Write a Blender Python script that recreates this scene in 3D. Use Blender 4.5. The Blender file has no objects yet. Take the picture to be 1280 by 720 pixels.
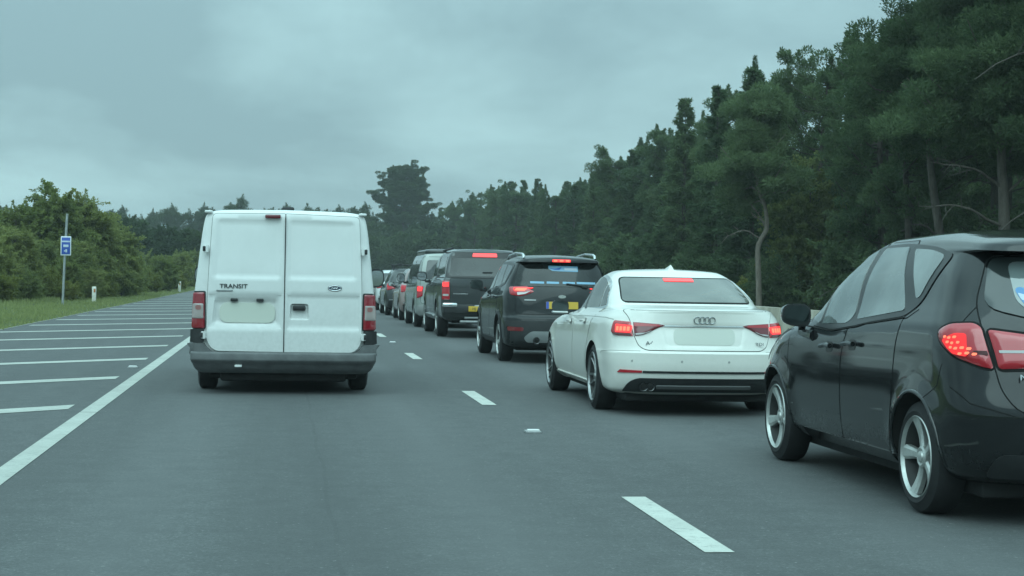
import bpy, bmesh, math, random
import numpy as np
from mathutils import Vector, Matrix
from mathutils.bvhtree import BVHTree
from mathutils.geometry import delaunay_2d_cdt
R = math.radians
scene = bpy.context.scene
COL = scene.collection

# ------------------------------------------------------------------ camera
EYE = 1.293
HAZE = 0.00055
cam_d = bpy.data.cameras.new('camera')
cam_o = bpy.data.objects.new('camera', cam_d)
COL.objects.link(cam_o)
YAW, PITCH, ROLL, FPX = 0.1352, -0.0068, 0.0177, 2112.0
fw = Vector((math.sin(YAW) * math.cos(PITCH), math.cos(YAW) * math.cos(PITCH), math.sin(PITCH)))
rt = Vector((math.cos(YAW), -math.sin(YAW), 0))
up = rt.cross(fw)
rt2 = rt * math.cos(ROLL) + up * math.sin(ROLL)
up2 = -rt * math.sin(ROLL) + up * math.cos(ROLL)
m = Matrix((rt2, up2, -fw)).transposed().to_4x4()
m.translation = (0, 0, EYE)
cam_o.matrix_world = m
cam_d.sensor_width = 36
cam_d.lens = FPX / 1280 * 36
cam_d.clip_start = 0.1
cam_d.clip_end = 6000
scene.camera = cam_o

# ------------------------------------------------------------------ sky, sun, exposure
SUN_EL, SUN_AZ = R(48), R(200)          # azimuth from +Y clockwise: behind the camera, a little to the left
world = bpy.data.worlds.new('World')
scene.world = world
world.use_nodes = True
nt = world.node_tree
nt.nodes.clear()
def nn(t, **kw):
    n = nt.nodes.new(t)
    for k, v in kw.items(): setattr(n, k, v)
    return n
def wl(a, b): nt.links.new(a, b)
def wmath(op, a, b=None, c=None, clamp=False):
    n = nn('ShaderNodeMath', operation=op); n.use_clamp = clamp
    for i, v in enumerate((a, b, c)):
        if v is None: continue
        if isinstance(v, (int, float)): n.inputs[i].default_value = v
        else: wl(v, n.inputs[i])
    return n.outputs[0]
tc = nn('ShaderNodeTexCoord')
sx = nn('ShaderNodeSeparateXYZ'); wl(tc.outputs['Generated'], sx.inputs[0])
zc = wmath('MAXIMUM', sx.outputs[2], 0.0)
zz = wmath('ADD', zc, 0.27)
cx = wmath('DIVIDE', sx.outputs[0], zz)
cy = wmath('DIVIDE', sx.outputs[1], zz)
cv = nn('ShaderNodeCombineXYZ'); wl(cx, cv.inputs[0]); wl(cy, cv.inputs[1]); cv.inputs[2].default_value = 4.15
noi = nn('ShaderNodeTexNoise'); noi.inputs['Scale'].default_value = 1.15; noi.inputs['Detail'].default_value = 6
noi.inputs['Roughness'].default_value = 0.55; noi.inputs['Distortion'].default_value = 0.25
wl(cv.outputs[0], noi.inputs['Vector'])
ramp = nn('ShaderNodeValToRGB')
ramp.color_ramp.elements[0].position = 0.38; ramp.color_ramp.elements[0].color = (0.268, 0.440, 0.482, 1)
ramp.color_ramp.elements[1].position = 0.64; ramp.color_ramp.elements[1].color = (0.440, 0.70, 0.735, 1)
wl(noi.outputs[0], ramp.inputs[0])
# an overcast dome: brighter towards the zenith, and towards the veiled sun behind
lift = wmath('MULTIPLY_ADD', wmath('POWER', zc, 1.5), 2.4, 1.0)
back = wmath('MULTIPLY_ADD', wmath('MAXIMUM', wmath('MULTIPLY', sx.outputs[1], -1.0), 0.0), 0.3, 1.0)
gain = wmath('MULTIPLY', wmath('MULTIPLY', lift, back), 10.0)
cm = nn('ShaderNodeVectorMath', operation='SCALE'); wl(ramp.outputs[0], cm.inputs[0]); wl(gain, cm.inputs['Scale'])
sky = nn('ShaderNodeTexSky', sky_type='NISHITA'); sky.sun_disc = False
sky.sun_elevation = SUN_EL; sky.sun_rotation = SUN_AZ
mix = nn('ShaderNodeMix', data_type='RGBA'); mix.inputs['Factor'].default_value = 0.97
wl(sky.outputs[0], mix.inputs['A']); wl(cm.outputs[0], mix.inputs['B'])
bg = nn('ShaderNodeBackground'); bg.inputs['Strength'].default_value = 0.1
wl(mix.outputs['Result'], bg.inputs['Color'])
out = nn('ShaderNodeOutputWorld'); wl(bg.outputs[0], out.inputs[0])

sun_d = bpy.data.lights.new('sun', 'SUN')
sun_d.energy = 1.1; sun_d.angle = R(60); sun_d.color = (0.72, 1.0, 1.0)
sun_o = bpy.data.objects.new('sun', sun_d); COL.objects.link(sun_o)
sd = Vector((math.sin(SUN_AZ) * math.cos(SUN_EL), math.cos(SUN_AZ) * math.cos(SUN_EL), math.sin(SUN_EL)))
sun_o.rotation_euler = sd.to_track_quat('Z', 'Y').to_euler()

vs = scene.view_settings
vs.view_transform = 'Standard'; vs.look = 'None'; vs.exposure = 0.0; vs.gamma = 1.0
scene.render.engine = 'CYCLES'
scene.cycles.use_denoising = True
scene.cycles.max_bounces = 7; scene.cycles.diffuse_bounces = 5; scene.cycles.glossy_bounces = 3
scene.cycles.transmission_bounces = 3; scene.cycles.volume_bounces = 0
scene.cycles.caustics_reflective = False; scene.cycles.caustics_refractive = False

# ------------------------------------------------------------------ materials
MATS = {}
class NT:
    def __init__(s, name):
        s.m = bpy.data.materials.new(name); s.m.use_nodes = True
        s.t = s.m.node_tree; s.b = s.t.nodes['Principled BSDF']; s.o = s.t.nodes['Material Output']
    def n(s, t, **kw):
        x = s.t.nodes.new(t)
        for k, v in kw.items(): setattr(x, k, v)
        return x
    def l(s, a, b): s.t.links.new(a, b)
    def noise(s, scale, detail=4, rough=0.5, coord='Object', vscale=None):
        c = s.n('ShaderNodeTexCoord'); x = s.n('ShaderNodeTexNoise')
        x.inputs['Scale'].default_value = scale; x.inputs['Detail'].default_value = detail; x.inputs['Roughness'].default_value = rough
        if vscale:
            mp = s.n('ShaderNodeMapping'); mp.inputs['Scale'].default_value = vscale
            s.l(c.outputs[coord], mp.inputs[0]); s.l(mp.outputs[0], x.inputs['Vector'])
        else: s.l(c.outputs[coord], x.inputs['Vector'])
        return x.outputs[0]
    def ramp(s, fac, stops):
        r = s.n('ShaderNodeValToRGB'); e = r.color_ramp.elements
        while len(e) < len(stops): e.new(0.5)
        for i, (p, c) in enumerate(stops):
            e[i].position = p; e[i].color = (c, c, c, 1) if isinstance(c, (int, float)) else (*c, 1)
        s.l(fac, r.inputs[0]); return r.outputs[0]
    def mixc(s, fac, a, b, mode='MIX'):
        x = s.n('ShaderNodeMix', data_type='RGBA', blend_type=mode)
        for sock, v in ((x.inputs['Factor'], fac), (x.inputs['A'], a), (x.inputs['B'], b)):
            if isinstance(v, tuple): sock.default_value = (*v, 1)
            elif isinstance(v, (int, float)): sock.default_value = v
            else: s.l(v, sock)
        return x.outputs['Result']
    def math(s, op, a, b=0.0, c=None, clamp=False):
        x = s.n('ShaderNodeMath', operation=op); x.use_clamp = clamp
        for i, v in enumerate((a, b, c)):
            if v is None: continue
            if isinstance(v, (int, float)): x.inputs[i].default_value = v
            else: s.l(v, x.inputs[i])
        return x.outputs[0]
    def bump(s, h, strength=0.3, dist=0.01):
        b = s.n('ShaderNodeBump'); b.inputs['Strength'].default_value = strength; b.inputs['Distance'].default_value = dist
        s.l(h, b.inputs['Height']); s.l(b.outputs[0], s.b.inputs['Normal'])

def mat(name, col, rough=0.5, metal=0.0, coat=0.0, ior=1.5, var=0.0, vscale=6.0, emit=None, estr=0.0):
    if name in MATS: return MATS[name]
    t = NT(name); b = t.b
    b.inputs['Base Color'].default_value = (*col, 1)
    b.inputs['Roughness'].default_value = rough; b.inputs['Metallic'].default_value = metal
    b.inputs['Coat Weight'].default_value = coat; b.inputs['Coat Roughness'].default_value = 0.05
    b.inputs['IOR'].default_value = ior
    if var:
        f = t.noise(vscale, 5, 0.6)
        c2 = tuple(max(0, c * (1 - var)) for c in col); c3 = tuple(min(1, c * (1 + var)) for c in col)
        t.l(t.ramp(f, [(0.3, c2), (0.7, c3)]), b.inputs['Base Color'])
    if emit:
        b.inputs['Emission Color'].default_value = (*emit, 1); b.inputs['Emission Strength'].default_value = estr
    MATS[name] = t.m
    return t.m

def paint(name, col, dirt=0.25, dirtcol=(0.16, 0.15, 0.13), rough=0.35, coat=1.0, low=(0.15, 0.75), metal=0.0, spec=0.3):
    """car paint under clear coat, with road film that thickens low on the body and breaks up in patches"""
    if name in MATS: return MATS[name]
    t = NT(name); b = t.b
    g = t.n('ShaderNodeTexCoord'); s = t.n('ShaderNodeSeparateXYZ'); t.l(g.outputs['Object'], s.inputs[0])
    h = t.n('ShaderNodeMapRange'); h.inputs['From Min'].default_value = low[1]; h.inputs['From Max'].default_value = low[0]
    t.l(s.outputs[2], h.inputs['Value'])
    n1 = t.ramp(t.noise(3.2, 6, 0.65), [(0.35, 0.0), (0.75, 1.0)])
    n2 = t.ramp(t.noise(26, 4, 0.6), [(0.3, 0.5), (0.8, 1.0)])
    f = t.math('MULTIPLY', t.math('MULTIPLY_ADD', h.outputs[0], 0.75, t.math('MULTIPLY', n1, 0.3)), t.math('MULTIPLY', n2, dirt), clamp=True)
    t.l(t.mixc(f, col, dirtcol), b.inputs['Base Color'])
    t.l(t.math('MULTIPLY_ADD', f, 0.5, rough), b.inputs['Roughness'])
    t.l(t.math('MULTIPLY_ADD', f, -1.2, coat, clamp=True), b.inputs['Coat Weight'])
    b.inputs['Specular IOR Level'].default_value = spec
    b.inputs['Coat Roughness'].default_value = 0.06
    b.inputs['Metallic'].default_value = metal
    w = t.noise(1.7, 2, 0.5); t.bump(w, 0.04, 0.05)
    MATS[name] = t.m
    return t.m

def glass(name, col=(0.012, 0.014, 0.014), rough=0.04, ior=1.75):
    """tinted car glass over a dark cabin"""
    if name in MATS: return MATS[name]
    t = NT(name); b = t.b
    f = t.noise(2.5, 3, 0.5)
    t.l(t.ramp(f, [(0.3, col), (0.75, tuple(c * 2.2 for c in col))]), b.inputs['Base Color'])
    b.inputs['Roughness'].default_value = rough; b.inputs['IOR'].default_value = ior
    MATS[name] = t.m
    return t.m

M_RUB = lambda: mat('rubber', (0.012, 0.012, 0.013), 0.75, var=0.3, vscale=20)
M_BLK = lambda: mat('black_plastic', (0.016, 0.017, 0.018), 0.55, var=0.3, vscale=12)
M_GAP = lambda: mat('gap_black', (0.004, 0.004, 0.004), 0.9)
M_ALY = lambda: mat('alloy', (0.50, 0.51, 0.49), 0.38, metal=0.6, var=0.2, vscale=14)
M_ALD = lambda: mat('alloy_grey', (0.3, 0.31, 0.31), 0.35, metal=0.8, var=0.2, vscale=14)
M_CHR = lambda: mat('chrome', (0.75, 0.76, 0.76), 0.12, metal=1.0)
M_RED = lambda: mat('red_lens', (0.42, 0.010, 0.020), 0.12, coat=1.0, ior=1.55)
M_LIT = lambda: mat('lit_red_lens', (0.5, 0.01, 0.015), 0.2, emit=(1.0, 0.05, 0.05), estr=1.7)
M_HOT = lambda: mat('lit_red_bulb', (0.6, 0.05, 0.05), 0.3, emit=(1.0, 0.22, 0.1), estr=1.5)
M_CLR = lambda: mat('clear_lens', (0.5, 0.46, 0.45), 0.1, coat=1.0)
M_UND = lambda: mat('underbody', (0.012, 0.012, 0.012), 0.85, var=0.4, vscale=9)
M_YEL = lambda: mat('plate_yellow', (0.60, 0.38, 0.04), 0.5)
M_PLT = lambda: mat('plate_blank', (0.58, 0.60, 0.53), 0.5)
M_TXT = lambda: mat('dark_lettering', (0.06, 0.065, 0.07), 0.35, metal=0.4)
M_WHT = lambda: mat('white_plastic', (0.75, 0.75, 0.73), 0.4)

# ------------------------------------------------------------------ object helpers
def link(o, parent=None):
    COL.objects.link(o)
    if parent is not None: o.parent = parent
    return o
def tag(o, label=None, cat=None, group=None, kind=None):
    if label: o['label'] = label
    if cat: o['category'] = cat
    if group: o['group'] = group
    if kind: o['kind'] = kind
    return o
def empty(name, loc, rz=0.0, sc=(1, 1, 1)):
    o = bpy.data.objects.new(name, None); o.empty_display_size = 0.3
    o.location = loc; o.rotation_euler = (0, 0, rz); o.scale = sc
    return link(o)
def copy_tree(o, parent=None):
    c = o.copy(); COL.objects.link(c)
    if parent is not None:
        mb = o.matrix_parent_inverse.copy(); c.parent = parent; c.matrix_parent_inverse = mb
    for ch in [x for x in bpy.data.objects if x.parent == o]: copy_tree(ch, c)
    return c
def bm_obj(name, bm, mats, parent=None, smooth=True, angle=35):
    me = bpy.data.meshes.new(name); bm.normal_update(); bm.to_mesh(me); bm.free()
    for x in (mats if isinstance(mats, (list, tuple)) else [mats]): me.materials.append(x)
    if smooth:
        me.polygons.foreach_set('use_smooth', [True] * len(me.polygons))
        me.set_sharp_from_angle(angle=R(angle))
    return link(bpy.data.objects.new(name, me), parent)
def np_mesh(name, V, F, mats, smooth=False, mi=None, tone=None):
    me = bpy.data.meshes.new(name); V = np.asarray(V, np.float32); F = np.asarray(F, np.int32)
    k = F.shape[1]
    me.vertices.add(len(V)); me.vertices.foreach_set('co', V.ravel())
    me.loops.add(F.size); me.loops.foreach_set('vertex_index', F.ravel())
    me.polygons.add(len(F)); me.polygons.foreach_set('loop_start', np.arange(0, F.size, k, dtype=np.int32))
    if smooth: me.polygons.foreach_set('use_smooth', np.ones(len(F), bool))
    for x in (mats if isinstance(mats, (list, tuple)) else [mats]): me.materials.append(x)
    if mi is not None: me.polygons.foreach_set('material_index', np.asarray(mi, np.int32))
    me.update(calc_edges=True)
    if tone is not None:
        a = me.attributes.new('tone', 'FLOAT', 'FACE'); a.data.foreach_set('value', np.asarray(tone, np.float32))
    return me
def add_box(bm, c, s, bev=0.0, rot=None, mi=0, seg=2):
    r = bmesh.ops.create_cube(bm, size=1.0)['verts']
    bmesh.ops.scale(bm, vec=s, verts=r)
    fs = list({f for v in r for f in v.link_faces})
    if bev:
        es = list({e for v in r for e in v.link_edges})
        g = bmesh.ops.bevel(bm, geom=es, offset=bev, segments=seg, affect='EDGES', profile=0.5)
        r = list({v for f in g['faces'] for v in f.verts} | {v for v in r if v.is_valid})
        fs = list({f for v in r for f in v.link_faces})
    if rot is not None: bmesh.ops.rotate(bm, cent=(0, 0, 0), matrix=rot, verts=r)
    bmesh.ops.translate(bm, vec=c, verts=r)
    for f in fs: f.material_index = mi
    return r
def add_lathe(bm, prof, seg=40, axis='X', mi=0, c=(0, 0, 0), cap=True):
    """prof: (along axis, radius) list"""
    rings = []
    for a, r in prof:
        ring = []
        for k in range(seg):
            t = 2 * math.pi * k / seg
            p = (a, r * math.cos(t), r * math.sin(t)) if axis == 'X' else ((r * math.cos(t), a, r * math.sin(t)) if axis == 'Y' else (r * math.cos(t), r * math.sin(t), a))
            ring.append(bm.verts.new((p[0] + c[0], p[1] + c[1], p[2] + c[2])))
        rings.append(ring)
    for i in range(len(rings) - 1):
        for k in range(seg):
            f = bm.faces.new((rings[i][k], rings[i][(k + 1) % seg], rings[i + 1][(k + 1) % seg], rings[i + 1][k])); f.material_index = mi
    for ring in (rings[0], rings[-1]) if cap else ():
        f = bm.faces.new(ring); f.material_index = mi
    return rings
def add_tube(bm, pts, rad, seg=8, mi=0, cap=True):
    pts = [Vector(p) for p in pts]
    rad = rad if isinstance(rad, (list, tuple)) else [rad] * len(pts)
    rings = []; prev = None
    for i, p in enumerate(pts):
        t = (pts[min(i + 1, len(pts) - 1)] - pts[max(i - 1, 0)]).normalized()
        if prev is None:
            a = Vector((0, 0, 1)) if abs(t.z) < 0.9 else Vector((1, 0, 0)); prev = t.cross(a).normalized()
        n = (prev - t * prev.dot(t)).normalized(); prev = n; b = t.cross(n)
        rings.append([bm.verts.new(p + (n * math.cos(2 * math.pi * k / seg) + b * math.sin(2 * math.pi * k / seg)) * rad[i]) for k in range(seg)])
    for i in range(len(rings) - 1):
        for k in range(seg):
            f = bm.faces.new((rings[i][k], rings[i][(k + 1) % seg], rings[i + 1][(k + 1) % seg], rings[i + 1][k])); f.material_index = mi
    if cap:
        for ring in (rings[0], rings[-1]):
            f = bm.faces.new(ring); f.material_index = mi
def fix_normals(bm): bmesh.ops.recalc_face_normals(bm, faces=bm.faces[:])
def text_obj(name, s, size, mats, parent, loc, rot, ext=0.002, align='CENTER', sx=1.0, bold=0.0):
    c = bpy.data.curves.new(name, 'FONT'); c.body = s; c.size = size; c.extrude = ext; c.align_x = align; c.align_y = 'CENTER'; c.offset = bold
    o = bpy.data.objects.new(name, c); COL.objects.link(o)
    dg = bpy.context.evaluated_depsgraph_get()
    me = bpy.data.meshes.new_from_object(o.evaluated_get(dg)); bpy.data.objects.remove(o)
    me.materials.clear(); me.materials.append(mats)
    o = bpy.data.objects.new(name, me); o.location = loc; o.rotation_euler = rot; o.scale = (sx, 1, 1)
    return link(o, parent)

# ------------------------------------------------------------------ curves
def pchip(t, v):
    """t (n,U), v (n,U,k) -> slopes (n,U,k), monotone"""
    h = np.maximum(np.diff(t, axis=0), 1e-7)[..., None]; d = np.diff(v, axis=0) / h
    m = np.zeros_like(v)
    if len(v) == 2: m[0] = m[1] = d[0]; return m
    w1 = 2 * h[1:] + h[:-1]; w2 = h[1:] + 2 * h[:-1]
    with np.errstate(divide='ignore', invalid='ignore'):
        hm = (w1 + w2) / (w1 / d[:-1] + w2 / d[1:])
    m[1:-1] = np.where(d[:-1] * d[1:] > 0, hm, 0); m[0] = d[0]; m[-1] = d[-1]
    return np.nan_to_num(m)
def interp1(xs, pts):
    """smooth monotone interpolation of (x, v) pairs"""
    pts = sorted(pts); x = np.array([p[0] for p in pts], float); v = np.array([p[1] for p in pts], float)
    xs = np.asarray(xs, float)
    if len(x) == 1: return np.full_like(xs, v[0])
    m = pchip(x[:, None], v[:, None, None])[:, 0, 0]
    q = np.clip(xs, x[0], x[-1]); i = np.clip(np.searchsorted(x, q) - 1, 0, len(x) - 2)
    h = x[i + 1] - x[i]; s = (q - x[i]) / h
    return ((1 + 2 * s) * (1 - s) ** 2) * v[i] + s * (1 - s) ** 2 * h * m[i] + s * s * (3 - 2 * s) * v[i + 1] + s * s * (s - 1) * h * m[i + 1]
def rpoly(pts, r=0.03, n=4):
    """polygon with rounded corners; r one number or one per corner"""
    out = []; N = len(pts); rr = r if isinstance(r, (list, tuple)) else [r] * N
    for i in range(N):
        p = Vector(pts[i]); a = Vector(pts[i - 1]) - p; b = Vector(pts[(i + 1) % N]) - p
        k = min(rr[i], a.length * 0.48, b.length * 0.48)
        if k < 1e-4: out.append((p.x, p.y)); continue
        A = p + a.normalized() * k; B = p + b.normalized() * k
        for j in range(n + 1):
            t = j / n; q = A * (1 - t) ** 2 + p * 2 * t * (1 - t) + B * t * t; out.append((q.x, q.y))
    return out
def resample(pts, step, closed=True):
    out = []; N = len(pts)
    for i in range(N if closed else N - 1):
        a = Vector(pts[i]); b = Vector(pts[(i + 1) % N]); L = (b - a).length
        if L < 1e-6: continue
        k = max(1, int(math.ceil(L / step)))
        for j in range(k): q = a.lerp(b, j / k); out.append(tuple(q))
    if not closed: out.append(tuple(pts[-1]))
    return out
def sdist(P, poly):
    """signed distance (inside positive) of points P (n,2) to a polygon"""
    A = np.array(poly); B = np.roll(A, -1, 0); P = np.asarray(P)[:, None, :]
    d = B - A; t = np.clip(((P - A) * d).sum(-1) / np.maximum((d * d).sum(-1), 1e-12), 0, 1)
    dist = np.sqrt((((A + t[..., None] * d) - P) ** 2).sum(-1)).min(1)
    x, y = P[..., 0], P[..., 1]; c = ((A[:, 1] > y) != (B[:, 1] > y)) & (x < (B[:, 0] - A[:, 0]) * (y - A[:, 1]) / (B[:, 1] - A[:, 1] + 1e-12) + A[:, 0])
    return np.where(c.sum(1) % 2 == 1, dist, -dist)
def shrink(poly, d):
    """polygon offset inwards by d (outwards if negative)"""
    n = len(poly); area = sum(poly[i][0] * poly[(i + 1) % n][1] - poly[(i + 1) % n][0] * poly[i][1] for i in range(n))
    sg = 1 if area > 0 else -1; out = []
    for i in range(n):
        a = Vector(poly[i]) - Vector(poly[i - 1]); b = Vector(poly[(i + 1) % n]) - Vector(poly[i])
        if a.length < 1e-7: a = b
        if b.length < 1e-7: b = a
        a.normalize(); b.normalize(); na = Vector((-a.y, a.x)); nb = Vector((-b.y, b.x)); q = na + nb
        if q.length < 1e-5: q = na
        q.normalize(); k = d / max(0.5, q.dot(na)); out.append((poly[i][0] + sg * q.x * k, poly[i][1] + sg * q.y * k))
    return out
# ------------------------------------------------------------------ vehicles: lofted shells and fitted panels
VIEWS = {'L': (Vector((0, 1, 0)), Vector((0, 0, 1)), Vector((1, 0, 0))), 'R': (Vector((0, 1, 0)), Vector((0, 0, 1)), Vector((-1, 0, 0))),
         'B': (Vector((1, 0, 0)), Vector((0, 0, 1)), Vector((0, 1, 0))), 'F': (Vector((1, 0, 0)), Vector((0, 0, 1)), Vector((0, -1, 0))),
         'T': (Vector((1, 0, 0)), Vector((0, 1, 0)), Vector((0, 0, -1)))}
def view_of(v):
    if isinstance(v, str): return VIEWS[v]
    a = R(v)                                   # plan angle of the look direction from +Y towards +X
    d = Vector((math.sin(a), math.cos(a), 0)); s = Vector((math.cos(a), -math.sin(a), 0))
    return s, Vector((0, 0, 1)), d

def row(z, w, yr, yf, dr=0.4, nr=3.2, df=0.6, nf=2.6, cr=False):
    return dict(z=z if isinstance(z, list) else [(0, z)], w=w if isinstance(w, list) else [(0, w)], yr=yr, yf=yf, dr=dr, nr=nr, df=df, nf=nf, cr=cr)
NC, NS = 22, 70
def outline(r):
    th = np.linspace(0, 1, NC + 1) ** 1.15 * math.pi / 2
    def cap(n): return np.sin(th) ** (2 / n), 1 - np.clip(np.cos(th), 0, 1) ** (2 / n)
    L = r['yf'] - r['yr']; dr = min(r['dr'], L * 0.45); df = min(r['df'], L * 0.45)
    xr, yy = cap(r['nr']); yr = r['yr'] + dr * yy
    xf, yq = cap(r['nf']); yf = r['yf'] - df * yq
    ys = np.linspace(r['yr'] + dr, r['yf'] - df, NS + 2)[1:-1]
    x = np.concatenate([xr, np.ones(NS), xf[::-1]]); y = np.concatenate([yr, ys, yf[::-1]])
    x = x * interp1(y, r['w']); z = interp1(y, r['z'])
    return np.stack([x, y, z], -1)
def loft(rows, sub=6):
    P = np.stack([outline(r) for r in rows])
    t = np.concatenate([np.zeros((1, P.shape[1])), np.cumsum(np.linalg.norm(np.diff(P, axis=0), axis=2) + 1e-5, 0)])
    cuts = [0] + [i for i in range(1, len(rows) - 1) if rows[i]['cr']] + [len(rows) - 1]
    G = []
    for a, b in zip(cuts[:-1], cuts[1:]):
        v = P[a:b + 1]; tt = t[a:b + 1]; m_ = pchip(tt, v)
        for i in range(b - a):
            h = (tt[i + 1] - tt[i])[:, None]
            n = sub if h.max() > 0.02 else 1
            for k in range(n):
                s = k / n
                G.append(((1 + 2 * s) * (1 - s) ** 2) * v[i] + s * (1 - s) ** 2 * h * m_[i] + s * s * (3 - 2 * s) * v[i + 1] + s * s * (s - 1) * h * m_[i + 1])
    G.append(P[-1])
    return np.stack(G)
def grid_bm(G):
    bm = bmesh.new(); nR, nU, _ = G.shape
    for sg in (-1, 1):
        V = [[bm.verts.new((sg * max(0.0, p[0]), p[1], p[2])) for p in rw] for rw in G]
        for i in range(nR - 1):
            for j in range(nU - 1):
                q = (V[i][j], V[i][j + 1], V[i + 1][j + 1], V[i + 1][j])
                bm.faces.new(q if sg > 0 else q[::-1])
    bmesh.ops.remove_doubles(bm, verts=bm.verts[:], dist=2e-4)
    bmesh.ops.dissolve_degenerate(bm, edges=bm.edges[:], dist=1e-5)
    seen = {}; kill = []
    for f in bm.faces:
        k = tuple(sorted(v.index for v in f.verts))
    fix_normals(bm)
    return bm

class Car:
    def __init__(s, name, label, cat, loc, rz=0.0, sc=(1, 1, 1), group=None):
        s.root = tag(empty(name, loc, rz, sc), label, cat, group)
    def shell(s, name, rows, mats, arches=(), flare=0.0, cut=None, sub=6, parent=None, halfw=0.9, depth=0.34, main=True):
        G = loft(rows, sub)
        if flare:
            for (ya, za, ra) in arches:
                d = np.sqrt((G[..., 1] - ya) ** 2 + (G[..., 2] - za) ** 2)
                f = np.exp(-np.clip(d - ra, 0, 9) ** 2 / 0.05 ** 2 / 2) * flare * (G[..., 0] > 0.5)
                G[..., 0] += f * np.clip((G[..., 2] - 0.2) / 0.2, 0, 1)
        o = bm_obj(name, grid_bm(G), mats, parent or s.root)
        if arches or cut:
            cb = bmesh.new(); li = len(o.data.materials) - 1
            for (ya, za, ra) in arches:
                for sg in (-1, 1):
                    add_lathe(cb, [(sg * (halfw - depth), ra * 0.98), (sg * (halfw + 0.4), ra)], 48, 'X', li, (0, ya, za))
            for fn in (cut or []): fn(cb)
            fix_normals(cb)
            co = bm_obj('cutter', cb, list(o.data.materials), None, False)
            md = o.modifiers.new('b', 'BOOLEAN'); md.object = co; md.operation = 'DIFFERENCE'; md.solver = 'EXACT'
            # shell coordinates are local to the root: evaluate both unparented
            o.parent = None
            dg = bpy.context.evaluated_depsgraph_get(); dg.update()
            me = bpy.data.meshes.new_from_object(o.evaluated_get(dg)); me.name = name
            o.modifiers.clear(); o.data = me; o.parent = parent or s.root
            bpy.data.objects.remove(co)
            me.polygons.foreach_set('use_smooth', [True] * len(me.polygons)); me.set_sharp_from_angle(angle=R(38))
        if main:
            s.body = o; s.bvh = BVHTree.FromPolygons([v.co for v in o.data.vertices], [p.vertices[:] for p in o.data.polygons])
        return o
    def hit(s, view, a, b):
        es, et, d = view_of(view)
        p = es * a + et * b - d * 9
        h = s.bvh.ray_cast(p, d)
        if h[0] is None:
            h = s.bvh.find_nearest(es * a + et * b + (Vector((0, 2, 0)) if view in ('L', 'R', 'T') else Vector((0, 0, 0))) + (-d * 0.8 if view in ('L', 'R') else Vector()))
        n = h[1] if h[1].dot(d) < 0 else -h[1]
        return h[0], n
    def patch(s, name, poly, view, mats, off=0.004, parent=None, grid=0.05, recess=(), gap=0.0, rim=0.012, bulge=0.0, bw=0.03, angle=38, nrm=None):
        """a panel of the given outline laid on the shell; recess: (outline, slope width, depth) pressed into it"""
        es, et, d = view_of(view)
        base = resample(poly, grid)
        pts = [Vector(p) for p in base]; n0 = len(pts); edges = [(i, (i + 1) % n0) for i in range(n0)]
        loops = []
        for (ro, rw, rd) in recess:
            ro = resample(ro, grid); loops.append((ro, rw, rd))
            for lp in (ro, shrink(ro, rw)):
                k = len(pts); pts += [Vector(p) for p in lp]; edges += [(k + i, k + (i + 1) % len(lp)) for i in range(len(lp))]
        if bulge:
            for bb in (0.5 * bw, bw):
                lp = [p for p in shrink(base, bb)]
                dd = sdist(np.array(lp), base)
                pts += [Vector(p) for p, q in zip(lp, dd) if q > bb * 0.8]
        A = np.array(base); mn, mx = A.min(0), A.max(0)
        gx = np.arange(mn[0] + grid / 2, mx[0], grid); gy = np.arange(mn[1] + grid / 2, mx[1], grid)
        if len(gx) and len(gy):
            Q = np.stack(np.meshgrid(gx, gy), -1).reshape(-1, 2); Q = Q[sdist(Q, base) > grid * 0.35]
            for (ro, rw, rd) in loops:
                for lp in (ro, shrink(ro, rw)): Q = Q[np.abs(sdist(Q, lp)) > grid * 0.45]
            pts += [Vector(q) for q in Q]
        r = delaunay_2d_cdt(pts, edges, [], 1, 1e-5)
        V2 = np.array([tuple(v) for v in r[0]]); offs = np.full(len(V2), off)
        for (ro, rw, rd) in loops: offs -= rd * np.clip(sdist(V2, ro) / rw, 0, 1)
        if bulge:
            q = np.clip(sdist(V2, base) / bw, 0, 1); offs += bulge * np.sqrt(np.clip(1 - (1 - q) ** 2, 0, 1))
        bm = bmesh.new(); vs_ = []
        for (a, b), o_ in zip(V2, offs):
            p, n = s.hit(view, a, b)
            if nrm == 'view': n = -d
            vs_.append(bm.verts.new(p + n * o_))
        for f in r[2]:
            q = [vs_[i] for i in f]
            try: ff = bm.faces.new(q)
            except ValueError: continue
            ff.normal_update()
            if ff.normal.dot(d) > 0: ff.normal_flip()
        # rim down to the shell and, for a door, the dark shut line around it
        idx = {}
        for i, o_ in enumerate(r[3]):
            for k in o_:
                if k < n0 and k not in idx: idx[k] = i
        ring = [idx.get(k) for k in range(n0)]; ring = [k for k in ring if k is not None]
        low = []
        for k in ring:
            p, n = s.hit(view, *V2[k]); low.append(bm.verts.new(p - (n if nrm != 'view' else -d) * rim))
        n1 = len(ring)
        for i in range(n1):
            j = (i + 1) % n1
            try: bm.faces.new((vs_[ring[i]], vs_[ring[j]], low[j], low[i]))
            except ValueError: pass
        if gap:
            o1 = shrink([tuple(V2[k]) for k in ring], -gap); v0 = []; v1 = []
            for k, q in zip(ring, o1):
                p, n = s.hit(view, *V2[k]); v0.append(bm.verts.new(p + n * 0.0012))
                p2, n2 = s.hit(view, *q)
                if (p2 - p).length > gap * 6: p2, n2 = p, n
                v1.append(bm.verts.new(p2 + n2 * 0.0012))
            for i in range(n1):
                j = (i + 1) % n1
                try:
                    f = bm.faces.new((v0[i], v0[j], v1[j], v1[i])); f.material_index = 1
                    f.normal_update()
                    if f.normal.dot(d) > 0: f.normal_flip()
                except ValueError: pass
        mats = list(mats) if isinstance(mats, (list, tuple)) else [mats]
        if gap and len(mats) < 2: mats.append(M_GAP())
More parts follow.
